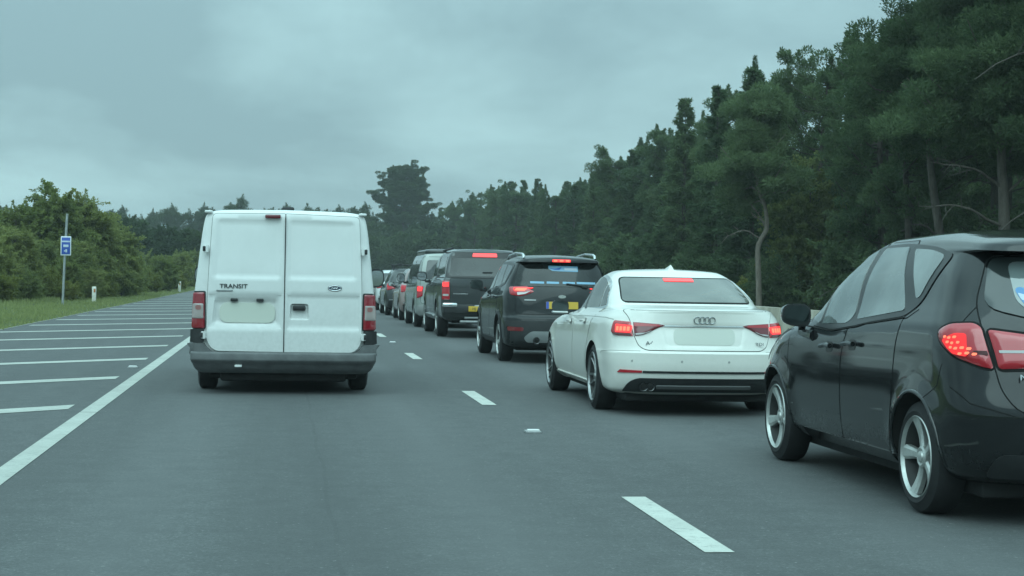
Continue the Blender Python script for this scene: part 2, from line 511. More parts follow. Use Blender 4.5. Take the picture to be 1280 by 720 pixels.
        return bm_obj(name, bm, mats, parent or s.root, True, angle)
    def line(s, bm, pts, view, w=0.006, off=0.0015, mi=0, step=0.04):
        """flat ribbon lying on the shell along a polyline"""
        q = resample(pts, step, False); hs = [s.hit(view, *p) for p in q]; L = []
        for i, (p, n) in enumerate(hs):
            t = (hs[min(i + 1, len(hs) - 1)][0] - hs[max(i - 1, 0)][0])
            if t.length < 1e-6: t = Vector((0, 0, 1))
            b = n.cross(t.normalized()).normalized()
            L.append((bm.verts.new(p + b * w / 2 + n * off), bm.verts.new(p - b * w / 2 + n * off)))
        for i in range(len(L) - 1):
            try:
                f = bm.faces.new((L[i][0], L[i][1], L[i + 1][1], L[i + 1][0])); f.material_index = mi
                f.normal_update()
                if f.normal.dot(hs[i][1]) < 0: f.normal_flip()
            except ValueError: pass
    def gaps(s, *specs, m_=None):
        for (view, pts, w) in specs:
            bm = bmesh.new(); s.line(bm, pts, view, w); bm_obj('shut_line', bm, m_ or M_GAP(), s.root)
    def trim(s, name, pts, view, mats, w=0.012, off=0.004, parent=None, closed=False, step=0.04):
        bm = bmesh.new(); s.line(bm, list(pts) + ([pts[0]] if closed else []), view, w, off, 0, step)
        return bm_obj(name, bm, mats, parent or s.root)
    def rod(s, name, pts, view, mats, rad=0.012, off=0.01, parent=None, step=0.05, seg=8):
        q = resample(pts, step, False); bm = bmesh.new()
        P = [(lambda h: h[0] + h[1] * off)(s.hit(view, *p)) for p in q]
        add_tube(bm, P, rad, seg); fix_normals(bm)
        return bm_obj(name, bm, mats, parent or s.root)
    def to3(s, view, a, b): return s.hit(view, a, b)[0]
    def blob(s, name, rows, mats, parent=None, loc=(0, 0, 0), sub=4):
        """small lofted piece: rows along local z, as for shells"""
        o = bm_obj(name, grid_bm(loft(rows, sub)), mats, parent or s.root); o.location = loc
        return o

WHEELS = {}
def wheel_meshes(key, Rt, W, Rr, spokes, style, alloy):
    if key in WHEELS: return WHEELS[key]
    bm = bmesh.new()
    add_lathe(bm, [(-W / 2 + .01, Rr - .005), (-W / 2, Rr + .02), (-W / 2 + .004, Rt - .05), (-W / 2 + .02, Rt - .012), (-W / 2 + .045, Rt), (W / 2 - .045, Rt), (W / 2 - .02, Rt - .012),
                   (W / 2 - .002, Rt - .05), (W / 2 + .004, Rr + .025), (W / 2 - .004, Rr), (W / 2 - .03, Rr - .004), (-W / 2 + .01, Rr - .006), (-W / 2 + .01, Rr - .005)], 56, 'X', cap=False); fix_normals(bm)
    me_t = bm_obj('tyre', bm, M_RUB(), None); 
    bm = bmesh.new()
    add_lathe(bm, [(W / 2 - .006, Rr + .002), (W / 2 + .002, Rr - .004), (W / 2 - .006, Rr - .009), (W / 2 - .02, Rr - .014), ], 56, 'X', 0, cap=False)
    add_lathe(bm, [(W / 2 - .02, Rr - .014), (W / 2 - .10, Rr - .024)], 56, 'X', 1, cap=False)
    for k in range(spokes):
        a = 2 * math.pi * k / spokes; prof = []
        subs = (-1, 1) if style == 'twin' else (0,)
        for sb in subs:
            rings = []
            for i in range(7):
                t = i / 6; r = .035 + (Rr - .008 - .035) * t
                if style == 'twin': w = .020 + .004 * t; off = sb * (.012 + .042 * t)
                elif style == 'wide': w = .046 + .046 * t * t + (.012 if i == 0 else 0); off = 0
                else: w = .026 + .016 * (1 - t); off = 0
                xf = W / 2 - .036 + .026 * t - .012 * math.sin(math.pi * t); dp = .04
                sec = [(xf - dp, -w * .5), (xf - .012, -w * .5), (xf, -w * .28), (xf, w * .28), (xf - .012, w * .5), (xf - dp, w * .5)]
                rings.append([bm.verts.new((x, (off + q) * math.cos(a) - r * math.sin(a), (off + q) * math.sin(a) + r * math.cos(a))) for x, q in sec])
            for i in range(6):
                for j in range(6):
                    bm.faces.new((rings[i][j], rings[i][(j + 1) % 6], rings[i + 1][(j + 1) % 6], rings[i + 1][j]))
    add_lathe(bm, [(W / 2 - .08, .066), (W / 2 - .036, .062), (W / 2 - .028, .05), (W / 2 - .034, .034), (W / 2 - .024, .03), (W / 2 - .02, .02)], 28, 'X', 0)
    fix_normals(bm)
    me_r = bm_obj('rim', bm, [alloy, mat('rim_barrel_shade', (.05, .05, .05), .6)], None, True, 30)  # shade inside the wheel is put into the barrel's dark colour
    bm = bmesh.new()      # brake disc and barrel, seen through the spokes
    add_lathe(bm, [(-W / 2 + .03, Rr - .012), (-.015, Rr - .016), (-.012, Rr * .82), (.0, Rr * .8), (.002, Rr * .42), (W / 2 - .08, .06)], 40, 'X', 0)
    fix_normals(bm)
    me_h = bm_obj('wheel', bm, mat('brake_disc', (0.05, 0.048, 0.045), 0.5, metal=0.3, var=0.5, vscale=18), None)
    WHEELS[key] = (me_h.data, me_t.data, me_r.data)
    for o in (me_h, me_t, me_r): bpy.data.objects.remove(o)
    return WHEELS[key]
def add_wheels(car, key, pos, Rt=.317, W=.205, Rr=.225, spokes=5, style='wide', alloy=None, spin=0.3):
    h, t, r = wheel_meshes(key, Rt, W, Rr, spokes, style, alloy or M_ALY())
    for i, (x, y) in enumerate(pos):
        for sg in (-1, 1):
            w = bpy.data.objects.new('wheel', h); link(w, car.root)
            w.location = (sg * (x - W / 2), y, Rt); w.rotation_euler = (spin * (i + 1) * (1.7 if sg > 0 else 1), 0, 0 if sg > 0 else math.pi)
            link(bpy.data.objects.new('tyre', t), w); link(bpy.data.objects.new('rim', r), w)

def door_mirror(car, x, y, z, sg, w=.2, h=.14, dep=.13, shellm=None, arm=((0, 0, 0),), foot=None, glassm=None):
    """mirror housing with its glass facing back, joined to the door by an arm"""
    bm = bmesh.new(); n = 18; rings = []
    prof = [(-.0, .90), (.012, 1.0), (dep * .35, .97), (dep * .7, .75), (dep * .92, .42), (dep, .12)]
    for (yy, k) in prof:
        ring = []
        for i in range(n):
            t = 2 * math.pi * i / n; c, s_ = math.cos(t), math.sin(t)
            xx = w / 2 * math.copysign(abs(c) ** .62, c); zz_ = h / 2 * math.copysign(abs(s_) ** .7, s_)
            zz_ *= (1.0 - .16 * (xx * sg / (w / 2)) if zz_ < 0 else 1.0)
            ring.append(bm.verts.new((xx * (k if yy > .02 else 1), yy, zz_ * (k if yy > .02 else 1))))
        rings.append(ring)
    for i in range(len(rings) - 1):
        for k in range(n): bm.faces.new((rings[i][k], rings[i][(k + 1) % n], rings[i + 1][(k + 1) % n], rings[i + 1][k]))
    bm.faces.new(rings[0]); bm.faces.new(rings[-1]); fix_normals(bm)
    for v in bm.verts: v.co += Vector((x, y, z))
    if foot:
        fx, fy, fz = foot
        add_tube(bm, [(x - sg * w * .32, y + dep * .4, z - h * .25), ((x + fx) / 2 - sg * .01, y + dep * .45, (z - h * .5 + fz) / 2 - .01), (fx, fy, fz)], [.03, .026, .04], 8)
        fix_normals(bm)
    o = bm_obj('door_mirror', bm, shellm or M_BLK(), car.root)
    bm = bmesh.new(); vs2 = []
    for i in range(n):
        t = 2 * math.pi * i / n; c, s_ = math.cos(t), math.sin(t)
        vs2.append(bm.verts.new((x + w * .43 * math.copysign(abs(c) ** .62, c), y - .003, z + h * .41 * math.copysign(abs(s_) ** .7, s_) * (1.0 - .16 * c * sg if s_ < 0 else 1))))
    bm.faces.new(vs2); bmesh.ops.recalc_face_normals(bm, faces=bm.faces[:])
    if bm.faces[:][0].normal.y > 0: bm.faces[:][0].normal_flip()
    g = bm_obj('mirror_glass', bm, glassm or mat('mirror_glass', (0.35, 0.37, 0.38), 0.05, metal=1.0), o)
    return o
def mirror_poly(p): return [(-a, b) for a, b in p]
# ------------------------------------------------------------------ setting: ground, carriageways, markings
def bend(Y): return -max(0.0, Y - 165) ** 2 / 170.0          # the road curves away to the left behind the traffic
def strip(name, x0, x1, ys, z, m_, kind='structure', parent=None):
    V = []; F = []
    for y in ys:
        dx = bend(y); V += [(x0(y) + dx, y, z), (x1(y) + dx, y, z)]
    for i in range(len(ys) - 1): F.append((2 * i, 2 * i + 1, 2 * i + 3, 2 * i + 2))
    o = link(bpy.data.objects.new(name, np_mesh(name, V, F, m_)), parent)
    return tag(o, kind=kind) if kind else o
K = lambda v: (lambda y: v)
YS = list(np.arange(-12, 160, 4)) + list(np.arange(160, 420, 5))

def m_asphalt():
    t = NT('asphalt'); b = t.b
    fine = t.noise(75, 4, 0.75); grit = t.noise(30, 4, 0.7); big = t.noise(0.35, 4, 0.6); mott = t.noise(4.5, 5, 0.7); streak = t.noise(1.0, 4, 0.6, vscale=(1.8, 0.06, 1))
    g = t.n('ShaderNodeTexCoord'); s = t.n('ShaderNodeSeparateXYZ'); t.l(g.outputs['Object'], s.inputs[0])
    agg = t.math('ADD', t.math('MULTIPLY', fine, 0.6), t.math('MULTIPLY', grit, 0.4))
    base = t.ramp(agg, [(0.34, (0.028, 0.030, 0.031)), (0.47, (0.079, 0.083, 0.084)), (0.55, (0.112, 0.117, 0.117)), (0.66, (0.25, 0.25, 0.245))])
    c = t.mixc(t.ramp(big, [(0.3, 0.0), (0.7, 0.35)]), base, (0.112, 0.117, 0.117))
    c = t.mixc(t.ramp(mott, [(0.35, 0.55), (0.6, 0.0)]), c, (0.056, 0.060, 0.061))
    c = t.mixc(t.ramp(streak, [(0.35, 0.55), (0.65, 0.0)]), c, (0.066, 0.069, 0.069))
    # tyre paths are polished paler, the middle of each lane is stained by drips
    def band(x0, w):
        d = t.math('ABSOLUTE', t.math('SUBTRACT', s.outputs[0], x0))
        return t.math('SUBTRACT', 1.0, t.math('DIVIDE', d, w), clamp=True)
    oil = t.math('MULTIPLY', t.math('ADD', band(0.22, 0.55), band(4.1, 0.6)), t.ramp(t.noise(1.0, 4, 0.6, vscale=(2.0, 0.1, 1)), [(0.3, 0.15), (0.75, 0.55)]), clamp=True)
    c = t.mixc(oil, c, (0.050, 0.052, 0.054))
    pal = t.math('MULTIPLY', t.math('ADD', band(-0.75, 0.5), t.math('ADD', band(1.1, 0.5), band(3.2, 0.5))), 0.28, clamp=True)
    c = t.mixc(pal, c, (0.142, 0.146, 0.147))
    # fine tar seam along the lane
    wv = t.math('MULTIPLY', t.math('SUBTRACT', t.noise(0.5, 3, 0.6), 0.5), 0.12)
    sm = t.math('LESS_THAN', t.math('ABSOLUTE', t.math('SUBTRACT', t.math('ADD', s.outputs[0], wv), 0.28)), 0.012)
    sm = t.math('MULTIPLY', sm, t.ramp(t.noise(0.9, 3, 0.5, vscale=(0.2, .3, 1)), [(0.3, 0.0), (0.7, 0.35)]))
    c = t.mixc(sm, c, (0.03, 0.031, 0.032))
    spk = t.ramp(t.noise(34, 2, 0.5), [(0.69, 0.0), (0.74, 0.7)])
    c = t.mixc(spk, c, (0.26, 0.26, 0.25))
    t.l(c, b.inputs['Base Color']); b.inputs['Roughness'].default_value = 0.82
    h = t.math('ADD', fine, t.math('MULTIPLY', grit, 0.8)); t.bump(h, 0.55, 0.008)
    return t.m
def m_mark(name='marking_paint', k=1.0):
    t = NT(name); b = t.b
    n1 = t.ramp(t.noise(14, 6, 0.75), [(0.36, 1.0), (0.46, 0.0)]); n2 = t.ramp(t.noise(2.2, 4, 0.6), [(0.3, (0.46 * k, 0.47 * k, 0.42 * k)), (0.75, (0.60 * k, 0.61 * k, 0.55 * k))])
    n3 = t.ramp(t.noise(75, 3, 0.7), [(0.3, 0.35), (0.5, 0.0)])
    c = t.mixc(t.math('MULTIPLY', n1, 0.6), n2, (0.17, 0.17, 0.165)); c = t.mixc(n3, c, (0.3, 0.3, 0.28))
    t.l(c, b.inputs['Base Color']); b.inputs['Roughness'].default_value = 0.6
    t.bump(t.noise(75, 3, 0.6), 0.25, 0.004)
    return t.m
def m_earth():
    t = NT('earth_and_turf'); b = t.b
    f = t.noise(0.9, 6, 0.65); g2 = t.noise(9, 5, 0.7)
    c = t.ramp(f, [(0.3, (0.06, 0.085, 0.03)), (0.6, (0.11, 0.14, 0.05)), (0.8, (0.13, 0.135, 0.07))])
    c = t.mixc(t.ramp(g2, [(0.35, 0.5), (0.6, 0.0)]), c, (0.028, 0.030, 0.014))
    t.l(c, b.inputs['Base Color']); b.inputs['Roughness'].default_value = 0.95; t.bump(g2, 0.6, 0.05)
    return t.m
ASPH, MARK, EARTH = m_asphalt(), m_mark(), m_earth()
MARKE = m_mark('edge_paint', 0.80)

# ground sheet to the horizon, lifting gently into woods on both sides
V = []; F = []
gx = sorted(set([-900, -300, -120, -60, -40, -26, -18, -13, -9, -6.2, -5.75, -5, 0, 5, 7, 15.6, 17, 19, 23, 30, 45, 80, 200, 600, 900]))
gy = [-390, -60, -12, 0] + list(range(8, 170, 6)) + list(range(170, 420, 10)) + [500, 700, 1100]
def ground_z(x, y):
    u = x - bend(y)
    z = -0.03
    if u < -5.75: z += 0.06 * min(1, (-5.75 - u) / 0.5) + 0.02 * min(12, max(0, -6.5 - u))
    if u > 15.6: z += 0.06 * min(1, (u - 15.6) / 0.5) + 0.05 * min(10, max(0, u - 17))
    if y < 0 or y > 420: z = min(z, 0.4)
    return z
for y in gy:
    for x in gx: V.append((x + bend(min(y, 420)), y, ground_z(x + bend(y), y)))
n = len(gx)
for i in range(len(gy) - 1):
    for j in range(n - 1): F.append((i * n + j, i * n + j + 1, (i + 1) * n + j + 1, (i + 1) * n + j))
tag(link(bpy.data.objects.new('ground', np_mesh('ground', V, F, EARTH, True))), kind='structure')
strip('carriageway', K(-5.75), K(6.75), YS, 0.0, ASPH)
strip('median_verge', K(6.75), K(8.05), YS, 0.004, EARTH)
strip('opposite_carriageway', K(8.05), K(15.6), YS, 0.0, ASPH)
strip('edge_line', K(-1.785), K(-1.635), [y for y in np.arange(-8, 15.55, 2.2)] + [15.57], 0.004, MARKE)
strip('edge_line', K(-1.785), K(-1.635), [15.61] + [y for y in YS if y > 16], 0.004, MARKE)
strip('offside_edge_line', K(6.10), K(6.26), YS, 0.004, MARK)
strip('opposite_edge_line', K(8.5), K(8.66), YS, 0.004, MARK)
strip('opposite_edge_line', K(15.0), K(15.16), YS, 0.004, MARK)
def multi(name, quads, z, m_):
    V = []; F = []
    for q in quads:
        k = len(V); V += [(x + bend(y), y, z) for x, y in q]; F.append((k, k + 1, k + 2, k + 3))
    return tag(link(bpy.data.objects.new(name, np_mesh(name, V, F, m_))), kind='structure')
YD = 7.793
multi('lane_line', [[(2.005, y), (2.150, y), (2.150, y + 2), (2.005, y + 2)] for y in [YD + 9 * k for k in range(-2, 30)]], 0.004, MARK)
multi('opposite_lane_line', [[(11.75, y), (11.9, y), (11.9, y + 2), (11.75, y + 2)] for y in [YD + 3 + 9 * k for k in range(-1, 30)]], 0.004, MARK)
# diagonal hatching of the closed area beside the lane, 45 degrees, every 4.5 m
hq = []
for k in range(-2, 31):
    yr = 15.9 + 4.45 * k; w = 0.52
    xl = -5.62; ya = yr + 0.1
    hq.append([(-1.93, yr + .02), (-1.93, yr + .02 + w), (xl, yr + .02 + w - (-1.93 - xl)), (xl, yr + .02 - (-1.93 - xl))][::-1])
multi('hatch_marking', hq, 0.004, MARKE)

# kerb-side concrete channel at the grass edge
strip('verge_edging', K(-5.80), K(-5.72), YS, 0.006, mat('old_concrete', (0.20, 0.20, 0.18), 0.85, var=0.3, vscale=3))

# reflecting road studs
def stud(x, y, label):
    r = tag(empty('road_stud', (x, y, 0.0)), label, 'road stud', 'reflecting road studs')
    bm = bmesh.new(); add_box(bm, (0, 0, 0.009), (0.13, 0.13, 0.022), 0.008); bm_obj('base', bm, mat('stud_iron', (0.30, 0.31, 0.31), 0.5, var=0.3), r)
    bm = bmesh.new(); add_box(bm, (0, -0.03, 0.024), (0.10, 0.05, 0.016), 0.005); bm_obj('reflector', bm, M_WHT(), r)
stud(2.08, 13.86, 'pale road stud on the lane line between the two nearest white dashes')
stud(2.08, 31.86, 'tiny pale road stud on the lane line just right of the white van')
stud(-1.93, 22.72, 'pale road stud in the hatched area beside the solid edge line')

# concrete step barrier along the central reservation
def barrier(name, X, y0, y1, label):
    sec = [(-.27, 0), (-.27, .16), (-.20, .24), (-.185, .50), (-.12, .56), (-.10, .9), (.10, .9), (.12, .56), (.185, .50), (.20, .24), (.27, .16), (.27, 0)]
    ys = np.arange(y0, y1 + 1, 6); V = []; F = []; k = len(sec)
    for y in ys: V += [(X + bend(y) + a, y, b) for a, b in sec]
    for i in range(len(ys) - 1):
        for j in range(k - 1): F.append((i * k + j, i * k + j + 1, (i + 1) * k + j + 1, (i + 1) * k + j))
    t = NT('barrier_concrete'); b = t.b
    a1 = t.noise(1.1, 5, 0.65); a2 = t.noise(2.0, 4, 0.6, vscale=(1, 2.0, 0.25))
    c = t.ramp(a1, [(0.3, (0.27, 0.245, 0.19)), (0.7, (0.40, 0.37, 0.30))]); c = t.mixc(t.ramp(a2, [(0.4, 0.6), (0.62, 0.0)]), c, (0.16, 0.145, 0.11))
    t.l(c, b.inputs['Base Color']); b.inputs['Roughness'].default_value = 0.9; t.bump(t.noise(40, 4, 0.6), 0.2, 0.01)
    o = link(bpy.data.objects.new(name, np_mesh(name, V, F, t.m))); tag(o, label, 'barrier'); return o
barrier('concrete_barrier', 7.3, -12, 330, 'long low concrete barrier on the central reservation, seen between white saloon and nearest black car')

# ------------------------------------------------------------------ vegetation
rng = np.random.default_rng(7)
def m_leaf(name, c0, c1, trans=0.25, hue=0.12):
    t = NT(name); b = t.b; t.t.nodes.remove(b)
    at = t.n('ShaderNodeAttribute', attribute_name='tone'); oi = t.n('ShaderNodeObjectInfo')
    f = t.math('ADD', t.math('MULTIPLY', at.outputs['Fac'], 0.7), t.math('MULTIPLY_ADD', oi.outputs['Random'], 0.6, -0.12), clamp=True)
    c = t.mixc(f, c0, c1)
    d = t.n('ShaderNodeBsdfDiffuse'); tr = t.n('ShaderNodeBsdfTranslucent'); ms = t.n('ShaderNodeMixShader'); ms.inputs[0].default_value = trans
    t.l(c, d.inputs[0]); t.l(c, tr.inputs[0]); t.l(d.outputs[0], ms.inputs[1]); t.l(tr.outputs[0], ms.inputs[2]); t.l(ms.outputs[0], t.o.inputs[0])
    return t.m
L_PINE = m_leaf('pine_needles', (0.065, 0.107, 0.055), (0.152, 0.203, 0.099), .42)
L_PIND = m_leaf('dark_pine_needles', (0.052, 0.087, 0.048), (0.116, 0.162, 0.081), .38)
L_BIRC = m_leaf('birch_leaves', (0.145, 0.186, 0.058), (0.312, 0.326, 0.123), 0.5)
L_SHRB = m_leaf('shrub_leaves', (0.113, 0.154, 0.052), (0.254, 0.278, 0.109), 0.45)
L_OAK = m_leaf('far_wood_leaves', (0.038, 0.065, 0.032), (0.087, 0.123, 0.055), 0.2)
L_GRAS = m_leaf('grass_blades', (0.154, 0.193, 0.066), (0.330, 0.352, 0.154), 0.4)
L_GORS = m_leaf('gorse_leaves', (0.109, 0.145, 0.035), (0.275, 0.275, 0.087), 0.45)
def m_bark(name, a, b_):
    t = NT(name); f = t.noise(3.0, 6, 0.7, vscale=(4, 4, 1))
    t.l(t.ramp(f, [(0.3, a), (0.7, b_)]), t.b.inputs['Base Color']); t.b.inputs['Roughness'].default_value = 0.9
    t.bump(t.noise(9, 5, 0.7, vscale=(3, 3, 1)), 0.6, 0.04); return t.m
BARK = m_bark('pine_bark', (0.045, 0.038, 0.032), (0.105, 0.088, 0.074))
BARKP = m_bark('pale_bark', (0.16, 0.14, 0.12), (0.32, 0.28, 0.24))
TWIG = m_bark('dead_wood', (0.13, 0.115, 0.10), (0.26, 0.235, 0.21))

def tubes(paths, seg=6):
    """paths: list of (pts (n,3), radii (n,)) -> V, F quads"""
    V = []; F = []
    for P, r in paths:
        P = np.asarray(P, float); k0 = len(V)
        T = np.gradient(P, axis=0); T /= np.linalg.norm(T, axis=1, keepdims=True) + 1e-9
        ref = np.array([0.3, 0.2, 1.0]) if abs(T[0, 2]) < 0.9 else np.array([1.0, 0.1, 0.0])
        N = np.cross(T, ref); N /= np.linalg.norm(N, axis=1, keepdims=True) + 1e-9; B = np.cross(T, N)
        for i in range(len(P)):
            for k in range(seg):
                a = 2 * math.pi * k / seg; V.append(P[i] + (N[i] * math.cos(a) + B[i] * math.sin(a)) * r[i])
        for i in range(len(P) - 1):
            for k in range(seg): F.append((k0 + i * seg + k, k0 + i * seg + (k + 1) % seg, k0 + (i + 1) * seg + (k + 1) % seg, k0 + (i + 1) * seg + k))
    return V, F
def rdir(n, g): v = g.normal(size=(n, 3)); return v / (np.linalg.norm(v, axis=1, keepdims=True) + 1e-9)
def leaf_mesh(name, C, D, size, width, m_, g, tone, up_=1.1):
    """leaf-sized faces: centre C, long axis D; size/width arrays"""
    n = len(C); S = np.cross(D, rdir(n, g) + np.array([0, 0, up_])); S /= np.linalg.norm(S, axis=1, keepdims=True) + 1e-9
    size = np.broadcast_to(size, n)[:, None]; width = np.broadcast_to(width, n)[:, None]
    a = C - S * width * .5; b = C + S * width * .5; c = C + D * size * .6 + S * width * .55; d = C + D * size + S * 0; e = C + D * size * .6 - S * width * .55
    V = np.stack([a, b, c, e, d], 1).reshape(-1, 3)
    i = np.arange(n)[:, None] * 5
    F = np.concatenate([np.concatenate([i, i + 1, i + 2, i + 3], 1)], 0)
    F2 = np.concatenate([i + 3, i + 2, i + 4, i + 4], 1)
    # keep quads only: tip folded in as a narrow quad
    V2 = np.stack([a * .5 + b * .5, c, d, e], 1).reshape(-1, 3); j = np.arange(n)[:, None] * 4
    return np_mesh(name, V2, np.concatenate([j, j + 1, j + 2, j + 3], 1), m_, False, None, tone)

def pine(seed, H, base, spread, dens=1.0, tuft=0.30, leafm=None, flat=0.5, lean=0.0, dead=6, clump=0.55, nb=52, crook=0.25, top=0.35, nw=.2, candle=2, rag=(.5, 1.12), ncl=2.6, tv=.16):
    """Scots pine: bare trunk, crooked limbs, needle tufts in flattened clumps"""
    g = np.random.default_rng(seed); paths = []
    tz = np.linspace(0, 1, 14); ph = g.uniform(0, 6.28, 2)
    tx = crook * np.sin(tz * 4.2 + ph[0]) * tz + lean * tz * H; ty = crook * np.cos(tz * 3.5 + ph[1]) * tz
    tx -= tx[0]; ty -= ty[0]
    T = np.stack([tx, ty, tz * H], 1); r0 = 0.012 * H + .05
    paths.append((T, r0 * (1 - tz * .88) + .012))
    C = []; D = []; tone = []
    def at(z): return np.array([np.interp(z, T[:, 2], T[:, 0]), np.interp(z, T[:, 2], T[:, 1]), z])
    for k in range(nb):
        u = (k + g.uniform(0, 1)) / nb; z = H * (base + (1 - base) * u ** .9) * .985
        prof = (math.sin(math.pi * min(1, .18 + .82 * (1 - u) ** .8)) ** .6) * (1 - top * u) if u < .97 else .12
        L = spread * prof * g.uniform(*rag); a = g.uniform(0, 6.28) if k % 3 else k * 2.4
        s = np.linspace(0, 1, 6); rise = g.uniform(-.12, .35) + .5 * u
        bx = s * L; bz = L * (rise * s - .25 * s * (1 - s) * 2 + .10 * s ** 3); w = g.uniform(-.25, .25) * L * np.sin(s * 3)
        P = at(z) + np.stack([bx * math.cos(a) - w * math.sin(a), bx * math.sin(a) + w * math.cos(a), bz], 1)
        paths.append((P, (r0 * .32 * (1 - u * .6)) * (1 - s * .85) + .006))
        nc = max(3, int(round(L * ncl)))
        for q in range(nc):
            sq = g.uniform(.30, 1.02) if q else 1.0
            p = np.array([np.interp(sq, s, P[:, i]) for i in range(3)]) + g.normal(size=3) * np.array([.34, .34, .16]) * L * .26
            R_ = clump * g.uniform(.55, 1.2) * (.55 + .12 * spread)
            if q and g.uniform() < .6: paths.append((np.stack([np.array([np.interp(sq * .8, s, P[:, i]) for i in range(3)]), (p + P[3]) / 2 * .3 + p * .7, p]), np.array([.02, .012, .006])))
            m = int(150 * dens * (R_ / .55) ** 2)
            v = rdir(m, g) * (g.uniform(.15, 1, m) ** .45)[:, None] * R_ * np.array([1, 1, flat])
            C.append(p + v)
            o = v / (np.linalg.norm(v, axis=1, keepdims=True) + 1e-6) + np.array([0, 0, .55]) + g.normal(size=(m, 3)) * .65
            D.append(o / (np.linalg.norm(o, axis=1, keepdims=True) + 1e-9)); tone.append(np.clip(g.normal(.42, tv) + g.normal(0, .17, m), 0, 1))
        if u > .25 and candle and L > spread * .3:                    # upright shoots at the limb ends
            for q in range(candle):
                sq = g.uniform(.55, 1.0); p = np.array([np.interp(sq, s, P[:, i]) for i in range(3)]) + g.normal(size=3) * np.array([.12, .12, .04]); hc = clump * g.uniform(.9, 2.1) * (.7 + .5 * u); m = int(46 * dens * hc / .6)
                t_ = g.uniform(0, 1, m) ** 1.3; v = rdir(m, g); C.append(p + np.stack([v[:, 0] * .20 * (1.05 - t_) ** 1.4 * clump / .45, v[:, 1] * .20 * (1.05 - t_) ** 1.4 * clump / .45, t_ * hc], 1)); o = v * .7 + np.array([0, 0, .9]); D.append(o / np.linalg.norm(o, axis=1, keepdims=True)); tone.append(np.clip(g.normal(.5, .12) + g.normal(0, .15, m), 0, 1))
    for k in range(dead):                       # dead lower limbs
        z = H * g.uniform(base * .45, base * 1.1); a = g.uniform(0, 6.28); L = spread * g.uniform(.35, .9); s = np.linspace(0, 1, 7)
        bz = L * (.22 * np.sin(s * 2.6) - .22 * s ** 2 * g.uniform(0, 2)); w = g.uniform(-.3, .3) * L * s ** 2
        P = at(z) + np.stack([s * L * math.cos(a) - w * math.sin(a), s * L * math.sin(a) + w * math.cos(a), bz], 1)
        paths.append((P, .035 * (1 - s * .85) + .004))
        for q in range(3):
            i = g.integers(2, 6); P2 = P[i] + np.stack([np.linspace(0, 1, 4)[:, None] * rdir(1, g)[0] * L * .3], 0)[0] + np.array([0, 0, 1]) * np.linspace(0, .1, 4)[:, None]
            paths.append((P2, np.array([.014, .01, .007, .003])))
    C = np.concatenate(C); D = np.concatenate(D); tone = np.concatenate(tone)
    kz = H / np.percentile(C[:, 2], 99.97); C[:, 2] *= kz; paths = [(P * np.array([1, 1, kz]), r) for P, r in paths]
    V, F = tubes(paths)
    tm = np_mesh('trunk', V, F, BARK, True)
    cm = leaf_mesh('crown', C, D, g.uniform(.7, 1.25, len(C)) * tuft, tuft * nw, leafm or L_PINE, g, tone)
    return tm, cm

def spruce(seed, H, spread, dens=1.0, tuft=.26, leafm=None):
    """narrow pointed conifer"""
    g = np.random.default_rng(seed); z0 = H * .06
    paths = [(np.stack([np.zeros(8), np.zeros(8), np.linspace(0, H, 8)], 1), np.linspace(.012 * H + .04, .01, 8))]
    C = []; D = []; tone = []; z = z0
    while z < H * .985:
        u = (z - z0) / (H - z0); nbr = 7 if u < .7 else 5
        for k in range(nbr):
            a = g.uniform(0, 6.28); L = spread * (1 - u) ** .85 * g.uniform(.65, 1.1) + .12; s = np.linspace(0, 1, 5)
            bz = L * (-.10 * s + .22 * s * s + (.5 * u) * s); P = np.stack([s * L * math.cos(a), s * L * math.sin(a), z + bz], 1)
            paths.append((P, .022 * (1 - s * .8) + .003))
            m = int((26 + 55 * L) * dens); t_ = g.uniform(.15, 1.02, m) ** .8
            p = np.stack([np.interp(t_, s, P[:, i]) for i in range(3)], 1) + g.normal(size=(m, 3)) * np.array([.16, .16, .09]) * (L * .45 + .15)
            o = np.stack([np.full(m, math.cos(a)), np.full(m, math.sin(a)), np.full(m, .15)], 1) + g.normal(size=(m, 3)) * .6
            C.append(p); D.append(o / np.linalg.norm(o, axis=1, keepdims=True)); tone.append(np.clip(g.normal(.4, .14) + g.normal(0, .16, m), 0, 1))
        z += .34 * (1.15 - .45 * u)
    C = np.concatenate(C); V, F = tubes(paths, 5)
    return np_mesh('trunk', V, F, BARK, True), leaf_mesh('crown', C, np.concatenate(D), g.uniform(.7, 1.25, len(C)) * tuft, tuft * .3, leafm or L_PINE, g, np.concatenate(tone))

